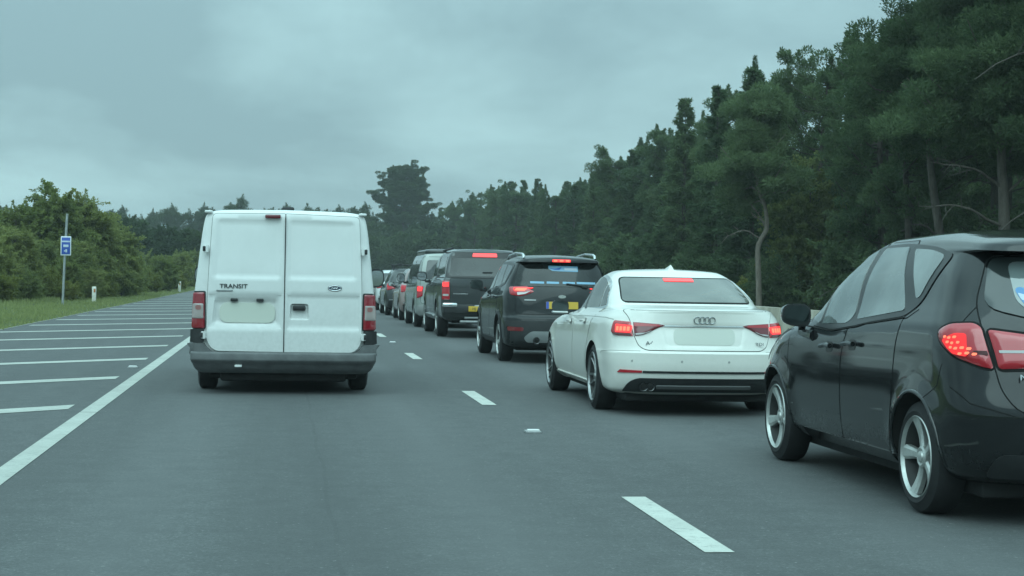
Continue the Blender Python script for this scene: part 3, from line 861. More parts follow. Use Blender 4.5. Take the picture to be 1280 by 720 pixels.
def broadleaf(seed, H, spread, dens=1.0, leaf=.12, leafm=None, base=.05, droop=.0, stems=5, upright=.6, barkm=None, wisps=.25, lw=.55):
    """multi-stemmed tree or bush: stems, fine shoots, leaves along the shoots; open uneven outline"""
    g = np.random.default_rng(seed); paths = []; C = []; D = []; tone = []
    for k in range(stems):
        a = g.uniform(0, 6.28); h = H * g.uniform(.62, 1.0) if k else H; tilt = spread * g.uniform(.15, .8) * (1 - upright * .4)
        if k == 0: tilt *= .2
        s = np.linspace(0, 1, 8); wob = .05 * H * np.sin(s * g.uniform(2, 5) + g.uniform(0, 6)) * s
        P = np.stack([tilt * s ** 1.3 * math.cos(a) + wob, tilt * s ** 1.3 * math.sin(a) - wob * .6, h * s * .93], 1)
        paths.append((P, (.011 * H + .012) * (1 - s * .9) + .004))
        nb = int(13 + H * 4.5)
        for j in range(nb):
            u = base + (1 - base) * ((j + g.uniform()) / nb); p0 = np.array([np.interp(u, s, P[:, i]) for i in range(3)])
            b = g.uniform(0, 6.28); L = spread * (.18 + .62 * (1 - u) ** .7) * g.uniform(.5, 1.25)
            q = np.linspace(0, 1, 5); rise = g.uniform(.15, .9)
            Q = p0 + np.stack([L * q * math.cos(b), L * q * math.sin(b), L * (rise * q - droop * q ** 2)], 1)
            paths.append((Q, .016 * (1 - q * .85) + .002))
            ns = 4 + int(L * 4)
            for r_ in range(ns):
                t0 = g.uniform(.25, 1.0); e0 = np.array([np.interp(t0, q, Q[:, i]) for i in range(3)])
                dr = np.array([math.cos(b), math.sin(b), .35]) + g.normal(size=3) * .75; dr /= np.linalg.norm(dr); l2 = spread * g.uniform(.10, .34) * (1.7 if g.uniform() < wisps else 1)
                m = int(20 * dens * (l2 / .35 + .5)); t_ = g.uniform(0, 1, m)
                sh = e0 + dr * (t_ * l2)[:, None] + np.array([0, 0, -1]) * (droop * .5 * t_ ** 2 * l2)[:, None]
                C.append(sh + g.normal(size=(m, 3)) * .085 * (1.3 - t_)[:, None] * max(.6, spread * .35))
                o = dr + g.normal(size=(m, 3)) * .8 + np.array([0, 0, -droop]); D.append(o / np.linalg.norm(o, axis=1, keepdims=True))
                tone.append(np.clip(g.normal(.45, .16) + g.normal(0, .16, m), 0, 1))
    C = np.concatenate(C); D = np.concatenate(D); tone = np.concatenate(tone); k = C[:, 2] > .02
    C, D, tone = C[k], D[k], tone[k]
    V, F = tubes(paths, 5)
    return np_mesh('stem', V, F, barkm or BARK, True), leaf_mesh('foliage', C, D, g.uniform(.7, 1.3, len(C)) * leaf, leaf * lw, leafm or L_SHRB, g, tone)

def plant(name, proto, x, y, label, cat, group=None, rz=None, s=1.0, sz=None, z=None, tn='trunk', cn='crown'):
    r = tag(empty(name, (x, y, (ground_z(x, y) - .05) if z is None else z), rng.uniform(0, 6.28) if rz is None else rz, (s, s, sz or s)), label, cat, group)
    link(bpy.data.objects.new(tn, proto[0]), r); link(bpy.data.objects.new(cn, proto[1]), r)
    return r
# ------------------------------------------------------------------ white panel van
VP = paint('van_white_paint', (0.74, 0.745, 0.735), dirt=0.55, dirtcol=(0.34, 0.34, 0.31), rough=0.4, coat=0.6, low=(0.3, 1.3))
c = Car('panel_van', 'white panel van with closed rear doors and dark plastic bumper, alone in its lane', 'van', (0.03, 18.05, 0), 0.0)
D = 0.05
rows = [row(.26, 0, .3, 4.5, .1, 5, .5, 3), row(.26, .78, .3, 4.6, .1, 5, .5, 3), row(.32, .93, D, 4.75, .12, 5, .5, 3), row(.46, .958, D, 4.85, .12, 5, .6, 3), row(.62, .966, D, 4.86, .12, 5, .6, 3),
        row(.85, .962, D, 4.85, .12, 5, .6, 3), row([(0, 1.08), (3.6, 1.08), (4.8, .98)], .948, D, 4.80, .12, 5, .7, 2.8), row([(0, 1.22), (3.6, 1.22), (4.5, 1.10)], .932, D, 4.25, .12, 5, .7, 2.8),
        row(1.54, .897, D + .01, 3.85, .12, 5, .5, 3), row([(0, 1.82), (3.3, 1.80)], .858, D + .02, 3.45, .12, 5, .4, 3.5), row([(0, 1.885), (3.3, 1.86)], .838, D + .03, 3.35, .11, 5, .4, 3.5), row([(0, 1.925), (3.2, 1.90)], .79, D + .05, 3.25, .10, 5, .4, 3.5),
        row([(0, 1.945), (1.5, 1.975), (3.2, 1.93)], .60, D + .08, 3.15, .1, 5, .4, 4), row([(0, 1.955), (1.5, 1.99), (3.2, 1.95)], 0, D + .1, 3.1, .1, 5, .4, 4)]
c.shell('body', rows, [VP, M_UND()], arches=[(.92, .34, .40), (3.85, .34, .40)], halfw=.96, depth=.30)
gapm = M_GAP()
o_ = .045
# left and right rear doors, pressed panels and recesses
Lp = rpoly([(-.765, 1.905), (-.009, 1.915), (-.009, .45), (-.735, .455), (-.815, .56), (-.805, 1.2)], [.05, .004, .004, .07, .06, .3])
Rp = rpoly([(.001, 1.915), (.775, 1.895), (.812, 1.2), (.818, .55), (.745, .45), (.001, .45)], [.004, .05, .3, .06, .07, .004])
panL = (rpoly([(-.712, 1.845), (-.045, 1.852), (-.045, 1.225), (-.745, 1.225)], .045), .012, .007)
panR = (rpoly([(.035, 1.852), (.722, 1.838), (.752, 1.225), (.035, 1.225)], .045), .012, .007)
plate = (rpoly([(-.735, 1.015), (-.075, 1.015), (-.055, .725), (-.76, .725)], .05), .030, .034)
hrec = (rpoly([(.06, .965), (.25, .965), (.262, .79), (.05, .79)], .03), .018, .032)
midL = (rpoly([(-.80, 1.055), (-.03, 1.055), (-.03, .695), (-.80, .695)], .004), .010, .007)
midR = (rpoly([(.024, 1.055), (.795, 1.055), (.795, .69), (.024, .69)], .004), .010, .007)
dl = c.patch('rear_door', Lp, 'B', [VP, gapm], o_, recess=[panL, midL, plate], gap=.005, rim=.01, grid=.045, angle=50, nrm='view')
dr = c.patch('rear_door', Rp, 'B', [VP, gapm], o_, recess=[panR, midR, hrec], gap=.005, rim=.01, grid=.045, angle=50, nrm='view')
bm = bmesh.new(); add_box(bm, (-.004, .012, 1.18), (.007, .03, 1.46), 0); bm_obj('door_seal', bm, M_RUB(), dl)
yb = D - o_      # rear face of the doors
bm = bmesh.new(); add_box(bm, (.152, yb + .012, .918), (.135, .035, .055), .012); bm_obj('handle', bm, M_BLK(), dr)
bm = bmesh.new(); add_box(bm, (-.40, yb + .020, .855), (.50, .012, .185), .004); fix_normals(bm)
pl = c.patch('number_plate', rpoly([(-.68, .965), (-.10, .965), (-.10, .755), (-.68, .755)], .09), 'B', M_PLT(), o_ - .026, dl, .08, nrm='view'); bm.free()
for x in (-.53, -.26):
    bm = bmesh.new(); add_box(bm, (x, yb + .016, .995), (.075, .04, .032), .008); bm_obj('plate_lamp', bm, M_BLK(), dl)
tx = text_obj('lettering', 'TRANSIT', .062, M_TXT(), dl, (-.538, yb - .003, 1.138), (R(90), 0, 0), .002, sx=1.18, bold=.001)
bm = bmesh.new(); add_box(bm, (-.63, yb - .003, 1.092), (.17, .006, .016), .003); bm_obj('badge_bar', bm, M_ALD(), dl)
def oval(name, cx, cz, rx, rz, y, m_, parent, th=.006, n=28, axis='Y'):
    bm = bmesh.new(); f = [bm.verts.new((cx + rx * math.cos(2 * math.pi * k / n), y, cz + rz * math.sin(2 * math.pi * k / n))) for k in range(n)]
    b = [bm.verts.new((v.co.x, y + th, v.co.z)) for v in f]
    bm.faces.new(f); bm.faces.new(b[::-1])
    for k in range(n): bm.faces.new((f[k], f[(k + 1) % n], b[(k + 1) % n], b[k]))
    fix_normals(bm); return bm_obj(name, bm, m_, parent, True, 30)
bd = oval('oval_badge', .525, 1.135, .075, .033, yb - .006, mat('badge_dark', (.03, .05, .09), .25, coat=1), dr, .01)
bm = bmesh.new(); pts = [(.525 + .066 * math.cos(t), yb - .008, 1.135 + .026 * math.sin(t)) for t in np.linspace(0, 2 * math.pi, 29)]; add_tube(bm, pts, .003, 6, cap=False)
add_tube(bm, [(.49, yb - .008, 1.13), (.50, yb - .008, 1.143), (.512, yb - .008, 1.128), (.528, yb - .008, 1.14), (.54, yb - .008, 1.128), (.555, yb - .008, 1.142)], .004, 6); bm_obj('badge_script', bm, M_CHR(), bd)
bm = bmesh.new(); add_box(bm, (-.138, yb + .01, 1.883), (.165, .05, .042), .012); bm_obj('brake_lamp', bm, mat('unlit_red_dark', (.12, .006, .012), .25, coat=1), dl)
for (x, z, p) in ((-.828, 1.53, dl), (.828, 1.525, dr), (-.842, .62, dl), (.836, .615, dr)):
    bm = bmesh.new(); add_box(bm, (x, yb + .02, z), (.058, .07, .075), .012); s_ = 1 if x > 0 else -1
    add_box(bm, (x + s_ * .022, yb + .01, z), (.03, .07, .055), .008, mi=1); add_tube(bm, [(x - s_ * .008, yb - .02, z - .036), (x - s_ * .008, yb - .02, z + .036)], .014, 10)
    bm_obj('hinge', bm, [VP, M_BLK()], p)
# lamps
for sg in (-1, 1):
    P = rpoly([(sg * .945, 1.065), (sg * .838, 1.07), (sg * .832, .69), (sg * .955, .69)], .02)
    tl = c.patch('tail_light', P, 'B', mat('van_red_lens', (.24, .008, .018), .15, coat=1), .022, None, .04, bulge=.008, bw=.02)
    c.patch('reverse_lens', rpoly([(sg * .940, .95), (sg * .845, .95), (sg * .845, .795), (sg * .946, .795)], .012), 'B', mat('van_clear_lens', (.36, .30, .29), .15, coat=1), .034, tl, .03, bulge=.004, bw=.015)
    bl2 = c.patch('indicator_core', rpoly([(sg * .918, .935), (sg * .868, .935), (sg * .868, .885), (sg * .918, .885)], .02), 'B', mat('pink_core', (.30, .13, .12), .3), .040, tl, .03)
    c.patch('lamp_surround', rpoly([(sg * .95, 1.08), (sg * .828, 1.085), (sg * .822, .68), (sg * .958, .68)], .02), 'B', M_BLK(), .010, tl, .05)
    c.patch('corner_cap', rpoly([(sg * .958, .68), (sg * .838, .68), (sg * .842, .54), (sg * .960, .54)], .012), 'B', M_BLK(), .03, None, .04)
# bumper wrapping the rear
brow = [row(.22, 0, .10, .52, .12, 4, .05, 8), row(.22, .86, .06, .52, .14, 4, .05, 8), row(.26, .93, .0, .54, .15, 4, .05, 8), row(.325, .962, -.062, .55, .16, 4, .05, 8), row(.345, .972, -.085, .56, .16, 4, .05, 8), row(.37, .978, -.10, .56, .16, 4, .05, 8), row(.43, .978, -.095, .56, .16, 4, .05, 8),
        row(.446, .970, -.082, .56, .16, 4, .05, 8), row(.447, .0, .02, .5, .1, 4, .05, 8)]
BP = mat('bumper_plastic', (.115, .118, .12), .55, var=.25, vscale=7)
def bcut(cb):
    add_lathe(cb, [(-1.6, .40), (-.60, .39)], 40, 'X', 0, (0, .92, .34)); add_lathe(cb, [(.60, .39), (1.6, .40)], 40, 'X', 0, (0, .92, .34))
bo = c.shell('bumper', brow, [BP, BP], main=False, cut=[bcut])
for sg in (-1, 1):      # bumper horns rising outside the doors
    c.patch('bumper_end', rpoly([(sg * .962, .535), (sg * .835, .535), (sg * .800, .485), (sg * .752, .452), (sg * .72, .425), (sg * .966, .425)], [.01, .01, .05, .03, .01, .02]), 'B', BP, .055, bo, .04)
bm = bmesh.new(); add_box(bm, (-.475, -.055, .302), (.075, .03, .026), .006); bm_obj('towing_cover', bm, M_WHT(), bo)
bm = bmesh.new(); add_box(bm, (0, .75, .21), (1.34, 1.2, .16), .03); add_box(bm, (0, 2.4, .19), (1.6, 3.6, .12), .03); bm_obj('underside', bm, M_UND(), c.root)
add_wheels(c, 'van', [(.925, .92), (.925, 3.85)], .335, .21, .205, 5, 'thin', mat('steel_wheel', (.35, .36, .36), .5, metal=.4))
# roof edge gutters with raised end caps
for sg in (-1, 1):
    bm = bmesh.new(); add_tube(bm, [(sg * .80, .10, 1.925), (sg * .795, 1.2, 1.935), (sg * .79, 2.9, 1.90)], .018, 8); add_box(bm, (sg * .812, .13, 1.925), (.085, .12, .026), .011); bm_obj('gutter', bm, VP, c.root)
bm = bmesh.new(); add_box(bm, (.02, .65, 1.985), (.135, .20, .05), .02); bm_obj('roof_box', bm, M_BLK(), c.root)
GV = glass('van_glass')
for v_ in ('L', 'R'):
    c.patch('side_window', rpoly([(3.02, 1.18), (3.98, 1.18), (3.55, 1.70), (3.05, 1.72)], .06), v_, GV, .006, None, .08)
    c.gaps((v_, [(2.95, .45), (2.95, 1.78)], .008), (v_, [(4.05, .9), (4.05, 1.2)], .008), (v_, [(1.6, .95), (2.9, .95)], .02))
c.patch('windscreen', rpoly([(-.78, 1.24), (.78, 1.24), (.70, 1.80), (-.70, 1.80)], .08), 'F', GV, .006, None, .1)
door_mirror(c, 1.15, 3.30, 1.24, 1, .19, .235, .12, None, foot=(.95, 3.4, 1.16)); door_mirror(c, -1.03, 3.30, 1.24, -1, .17, .235, .12, None, foot=(-.95, 3.4, 1.16))
for sg in (-1, 1): c.patch('headlight', rpoly([(sg * .55, .72), (sg * .88, .80), (sg * .88, 1.02), (sg * .6, .92)], .04), 'F', M_CLR(), .01, None, .05)
c.patch('grille', rpoly([(-.5, .62), (.5, .62), (.46, .86), (-.46, .86)], .05), 'F', M_BLK(), .012, None, .08)
# ------------------------------------------------------------------ black compact MPV, right edge of the picture
BPT = paint('black_paint', (0.006, 0.007, 0.008), dirt=0.11, dirtcol=(0.07, 0.072, 0.068), rough=0.25, coat=1.0, low=(0.2, 0.7), spec=0.05)
GD = glass('dark_glass', (.012, .015, .015), .03, 1.9)
GM = glass('side_glass', (.10, .115, .112), .03, 2.8)  # pale base colour stands in for part of the sky's reflection
c = Car('compact_mpv', 'nearest black five-door car with silver five-spoke wheels, cut off by the right edge', 'car', (4.45, 8.36, 0), 0.0)
rows = [row(.22, 0, .25, 4.1, .3, 3, .6, 2.4), row(.22, .74, .2, 4.15, .4, 3, .7, 2.4), row(.27, .84, .07, 4.26, .45, 3, .8, 2.4), row(.42, .885, .0, 4.35, .5, 3, .9, 2.4), row(.60, .900, -.01, 4.39, .5, 2.9, .9, 2.4),
        row([(0, .78), (4, .72)], .903, .035, 4.37, .5, 2.8, .95, 2.4), row([(0, .93), (3, .86), (4.2, .80)], .898, .075, 4.30, .5, 2.8, 1.0, 2.3), row([(0, 1.06), (1.2, 1.04), (3, .95), (4.1, .86)], .880, .11, 4.15, .5, 2.7, 1.0, 2.3),
        row([(0, 1.13), (1.2, 1.11), (2.6, 1.01), (3.7, .95)], .852, .15, 3.95, .5, 2.7, .9, 2.3), row([(0, 1.19), (1.2, 1.17), (2.6, 1.07), (3.45, 1.01)], .825, .19, 3.55, .5, 2.7, .9, 2.2),
        row([(.1, 1.34), (1.5, 1.34), (2.9, 1.27)], [(.2, .745), (1.2, .765), (3, .73)], .30, 3.12, .45, 2.8, .8, 2.4), row([(.2, 1.455), (1.2, 1.485), (2.7, 1.44)], [(.2, .665), (1.2, .69), (2.7, .64)], .385, 2.80, .42, 3, .75, 2.5, True), row([(.2, 1.475), (1.2, 1.505), (2.7, 1.46)], [(.2, .67), (1.2, .675), (2.7, .62)], .24, 2.75, .35, 3.6, .7, 2.5, True),
        row([(.25, 1.515), (1.2, 1.555), (2.4, 1.525)], [(.2, .63), (1.2, .635), (2.3, .58)], .255, 2.60, .35, 3.6, .6, 2.6), row([(.25, 1.545), (1.2, 1.60), (2.3, 1.57)], .50, .30, 2.48, .32, 3.4, .5, 2.8), row([(.3, 1.565), (1.2, 1.635), (2.2, 1.60)], 0, .34, 2.40, .3, 3, .4, 3)]
ARM = [(.77, .317, .365), (3.50, .317, .360)]
c.shell('body', rows, [BPT, M_UND()], arches=ARM, flare=.022, halfw=.90, depth=.27)
for v_, sg in (('L', -1), ('R', 1)):
    fd = c.patch('front_door', rpoly([(2.10, .30), (3.14, .30), (3.17, .55), (3.05, .97), (2.98, 1.06), (2.78, 1.28), (2.50, 1.44), (2.06, 1.545), (1.96, 1.06), (2.07, .85)], [.05, .06, .3, .1, .06, .2, .2, .03, .1, .1]), v_, [BPT, M_GAP()], .003, gap=.006, grid=.07)
    rd = c.patch('rear_door', rpoly([(1.19, .42), (1.26, .30), (2.07, .30), (2.04, .85), (1.93, 1.06), (2.03, 1.547), (1.42, 1.55), (1.06, 1.15), (1.12, .95), (1.14, .70)], [.1, .04, .05, .1, .1, .03, .03, .06, .1, .15]), v_, [BPT, M_GAP()], .003, gap=.006, grid=.07)
    c.patch('window_surround', rpoly([(2.99, 1.06), (2.76, 1.29), (2.48, 1.435), (2.1, 1.528), (1.5, 1.535), (1.0, 1.505), (.76, 1.462), (.80, 1.38), (.90, 1.185), (1.05, 1.105), (1.7, 1.045), (1.85, 1.025), (2.3, .985), (2.8, .995)], [.03, .2, .3, .3, .3, .2, .05, .1, .06, .1, .1, .1, .1, .1]), v_, mat('window_black', (.008, .008, .009), .3), .0055, None, .07)
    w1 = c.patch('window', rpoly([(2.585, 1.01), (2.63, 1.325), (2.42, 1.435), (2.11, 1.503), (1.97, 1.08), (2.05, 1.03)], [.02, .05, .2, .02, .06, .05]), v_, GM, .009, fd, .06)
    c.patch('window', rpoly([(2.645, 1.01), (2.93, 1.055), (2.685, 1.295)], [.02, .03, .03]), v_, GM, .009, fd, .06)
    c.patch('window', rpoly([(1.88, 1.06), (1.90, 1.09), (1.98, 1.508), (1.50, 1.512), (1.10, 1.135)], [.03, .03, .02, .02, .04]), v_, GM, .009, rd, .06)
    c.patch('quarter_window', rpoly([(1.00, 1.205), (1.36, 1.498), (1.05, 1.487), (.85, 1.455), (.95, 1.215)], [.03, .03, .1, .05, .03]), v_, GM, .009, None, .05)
    c.trim('window_trim', [(2.9, .985), (2.3, .978), (1.85, 1.018), (1.7, 1.038), (1.05, 1.096), (.92, 1.15)], v_, M_GAP(), .010, .008)
    for yy, zz_, pr in ((2.30, .875, fd), (1.86, .905, rd)):
        c.rod('handle', [(yy - .10, zz_ + .004), (yy, zz_ + .007), (yy + .10, zz_ - .004)], v_, BPT, .016, .034, pr, .03)
        c.patch('handle_cup', rpoly([(yy - .07, zz_ - .035), (yy + .06, zz_ - .04), (yy + .06, zz_ + .03), (yy - .07, zz_ + .03)], .03), v_, mat('window_black', (.008, .008, .009), .3), .0045, pr, .04)
    c.patch('sill', rpoly([(1.20, .235), (3.03, .235), (3.03, .30), (1.20, .30)], .02), v_, BPT, .012, None, .08)
    for yy, zz_, rr in ARM:
        c.rod('arch_lip', [(yy + (rr + .006) * math.cos(a), zz_ + (rr + .006) * math.sin(a)) for a in np.linspace(-.12, math.pi + .05, 30)], v_, BPT, .012, -.002, None, .06)
    # rear lamps in two pieces, one on the wing and one on the tailgate
    ang = 38 * -sg
    es, et, d_ = view_of(ang)
    def lp(pts):
        out_ = []
        for v2, a, b in pts: q = c.to3(v2, a, b); out_.append((q.dot(es), b))
        return out_
    wing = lp([(v_, .50, 1.035), (v_, .42, 1.075), (v_, .30, 1.082), ('B', sg * .735, 1.060), ('B', sg * .705, .845), (v_, .20, .855), (v_, .33, .905), (v_, .45, .975)])
    tl = c.patch('tail_light', rpoly(wing, [.05, .04, .05, .02, .02, .04, .06, .06]), ang, M_RED(), .012, None, .035, bulge=.018, bw=.05)
    c.patch('lamp_border', shrink(rpoly(wing, .04), -.012), ang, M_GAP(), .006, tl, .05)  # dark border showing around the edge of the lens
    c.patch('brake_bulb', rpoly(lp([(v_, .42, .985), (v_, .35, 1.022), (v_, .295, 1.022), (v_, .255, .90), (v_, .33, .915)]), .02), ang, mat('lit_red_cluster', (.5, .01, .015), .2, emit=(1, .03, .03), estr=.75), .0315, tl, .03)
    for k_ in range(16):
        a_, b_ = .405 - .028 * (k_ % 4) - .026 * (k_ // 4), 1.008 - .027 * (k_ // 4) - .004 * (k_ % 2)
        if k_ in (3, 12, 7): continue
        c.patch('bulb_spot', rpoly(lp([(v_, a_, b_), (v_, a_ - .016, b_), (v_, a_ - .016, b_ - .013), (v_, a_, b_ - .013)]), .006), ang, M_HOT(), .0335, tl, .03)
    c.patch('dark_strip', rpoly(lp([(v_, .24, .935), ('B', sg * .725, .935), ('B', sg * .722, .915), (v_, .25, .915)]), .004), ang, mat('dark_red', (.06, .004, .006), .3), .031, tl, .03)
tg = c.patch('tailgate', rpoly([(-.60, 1.45), (.60, 1.45), (.72, 1.19), (.735, 1.07), (.675, .72), (.60, .62), (-.60, .62), (-.675, .72), (-.735, 1.07), (-.72, 1.19)], [.05, .05, .1, .05, .06, .08, .08, .06, .05, .1]), 'B', [BPT, M_GAP()], .004, gap=.007, grid=.07)
rw = c.patch('rear_window', rpoly([(-.60, 1.44), (.60, 1.44), (.70, 1.165), (.45, 1.10), (-.45, 1.10), (-.70, 1.165)], [.06, .06, .08, .1, .1, .08]), 'B', glass('frit_glass', (.02, .024, .024), .08, 1.6), .012, tg, .06)
c.patch('pale_pane', rpoly([(-.53, 1.415), (.53, 1.415), (.545, 1.19), (.46, 1.135), (-.46, 1.135), (-.545, 1.19)], [.05, .05, .06, .06, .06, .06]), 'B', glass('pale_glass', (.10, .12, .12), .03, 1.9), .0145, rw, .06)  # opaque; pale colour stands for bright sky seen through the window
c.patch('sticker', rpoly([(-.535, 1.265), (-.50, 1.28), (-.44, 1.235), (-.41, 1.17), (-.45, 1.155), (-.51, 1.185)], .02), 'B', mat('blue_sticker', (.10, .26, .50), .4), .0165, rw, .03)
c.patch('sticker_white', rpoly([(-.525, 1.245), (-.46, 1.225), (-.45, 1.20), (-.515, 1.205)], .008), 'B', mat('white_sticker', (.5, .58, .66), .4), .018, rw, .03)
for sg in (-1, 1):
    tt = c.patch('tail_light', rpoly([(sg * .712, 1.05), (sg * .46, 1.02), (sg * .28, .975), (sg * .33, .90), (sg * .52, .855), (sg * .682, .845)], [.02, .05, .05, .06, .05, .02]), 'B', M_RED(), .014, tg, .04, bulge=.016, bw=.04)
    c.patch('chrome_strip', rpoly([(sg * .675, .940), (sg * .30, .948), (sg * .30, .934), (sg * .672, .926)], .004), 'B', mat('lens_silver', (.45, .43, .43), .2), .032, tt, .03)
    c.patch('lamp_border', shrink(rpoly([(sg * .712, 1.05), (sg * .46, 1.02), (sg * .28, .975), (sg * .33, .90), (sg * .52, .855), (sg * .682, .845)], .03), -.014), 'B', M_GAP(), .009, tt, .05)  # the same dark border around the tailgate lens
h_ = c.to3('B', -.50, .80)
text_obj('lettering', 'MERIVA', .042, M_CHR(), tg, (-.50, h_.y - .012, .808), (R(82), 0, 0), .003, sx=1.5)
c.patch('number_plate', rpoly([(-.27, .86), (.27, .86), (.27, .75), (-.27, .75)], .01), 'B', M_YEL(), .012, tg, .08)
c.gaps(('B', [(-.62, .60), (-.82, .66), (-.88, .74)], .008), ('B', [(.62, .60), (.82, .66), (.88, .74)], .008))
for v_ in ('L', 'R'):
    c.gaps((v_, [(.42, .86), (.46, .74), (.62, .655)], .006), (v_, [(.36, 1.075), (.36, 1.2), (.40, 1.30), (.47, 1.42)], .007), (v_, [(3.2, .96), (3.4, .94), (3.85, .87)], .006), (v_, [(3.20, .66), (3.21, .95)], .006))
c.patch('lower_valance', rpoly([(-.70, .40), (.70, .40), (.74, .27), (-.74, .27)], .05), 'B', M_BLK(), .006, None, .07)
add_wheels(c, 'mpv', [(.895, .77), (.895, 3.50)], .317, .20, .232, 5, 'wide', None, .28)
for sg in (-1, 1):
    door_mirror(c, sg * .975, 2.78, 1.065, sg, .205, .155, .15, mat('mirror_black', (.010, .011, .012), .25, coat=1), foot=(sg * .885, 2.66, .93), glassm=mat('dim_mirror', (.07, .085, .085), .08, metal=1))
    c.patch('headlight', rpoly([(sg * .50, .70), (sg * .84, .84), (sg * .86, .96), (sg * .7, .9)], .04), 'F', M_CLR(), .01, None, .05)
    c.patch('side_repeater', rpoly([(3.92, .72), (4.0, .72), (4.0, .75), (3.92, .75)], .01), 'L' if sg < 0 else 'R', mat('amber', (.45, .16, .05), .3), .01, None, .03)
    c.patch('corner_lamp', rpoly([(3.72, .86), (3.88, .83), (3.96, .72), (3.90, .70), (3.78, .80)], .02), 'L' if sg < 0 else 'R', M_CLR(), .008, None, .04)
c.patch('windscreen', rpoly([(-.72, 1.06), (.72, 1.06), (.56, 1.44), (-.56, 1.44)], .08), 'F', GD, .006, None, .1)
bm = bmesh.new(); add_box(bm, (0, 2.1, .19), (1.4, 3.6, .10), .03); bm_obj('underside', bm, M_UND(), c.root)

# ------------------------------------------------------------------ white saloon
AW = paint('saloon_white_paint', (0.77, 0.75, 0.70), dirt=0.32, dirtcol=(0.36, 0.35, 0.30), rough=0.35, coat=0.9, low=(0.2, 0.95))
c = Car('saloon_car', 'white four-door saloon with lit slim brake lights and a shark-fin aerial', 'car', (3.95, 15.46, 0), 0.0, (.985, .95, .985))
TW = lambda w, k=1.0: [(0, w - .085 * k), (.45, w - .045 * k), (1.0, w - .004), (1.6, w)]
rows = [row(.20, 0, .3, 4.4, .3, 3, .6, 2.4), row(.20, .74, .25, 4.45, .4, 3, .8, 2.4), row(.25, .86, .10, 4.58, .45, 3, .9, 2.4), row(.38, TW(.905, .6), .02, 4.68, .5, 3.0, .95, 2.4), row(.52, TW(.918, .7), .0, 4.72, .5, 2.9, 1.0, 2.4), row(.605, TW(.921, .8), .0, 4.72, .5, 2.9, 1.0, 2.4, True), row(.625, TW(.918, .85), .022, 4.72, .5, 2.9, 1.0, 2.4),
        row([(0, .76), (4.5, .68)], TW(.915), .06, 4.68, .5, 2.7, 1.0, 2.3), row([(0, .87), (2.4, .83), (4.5, .76)], TW(.908), .085, 4.60, .5, 2.6, 1.1, 2.3), row([(0, .94), (1, .91), (2.4, .88), (4.4, .80)], TW(.890), .085, 4.50, .55, 2.5, 1.1, 2.2), row([(0, 1.01), (1, .97), (2.4, .93), (4.3, .84)], TW(.845), .075, 4.35, .6, 2.5, 1.1, 2.2, True),
        row([(0, 1.025), (1.1, .99), (2.4, .945), (4.2, .87)], .795, .12, 4.15, .6, 2.6, 1.0, 2.2), row([(.5, 1.06), (1.1, 1.02), (2.4, .97), (3.4, .95)], .775, .58, 3.40, .55, 3.0, .9, 2.3), row([(.8, 1.15), (1.6, 1.12), (3, 1.06)], .735, .83, 3.05, .5, 3, .8, 2.4),
        row([(1.0, 1.265), (1.9, 1.26), (2.9, 1.20)], .67, 1.14, 2.72, .45, 3, .6, 2.6), row([(1.1, 1.335), (1.9, 1.35), (2.5, 1.325)], .60, 1.36, 2.48, .4, 3, .5, 2.8), row([(1.2, 1.37), (1.9, 1.395), (2.5, 1.365)], .50, 1.47, 2.36, .35, 3.2, .4, 3), row([(1.3, 1.395), (1.95, 1.425), (2.4, 1.40)], 0, 1.53, 2.3, .3, 3, .3, 3)]
ARA = [(1.03, .329, .365), (3.85, .329, .362)]
c.shell('body', rows, [AW, M_UND()], arches=ARA, flare=.012, halfw=.915, depth=.26)
DG = mat('window_black', (.008, .008, .009), .3)
GS = glass('saloon_glass', (.055, .058, .050), .04, 2.0)  # base lifted to paint in some of the reflected sky
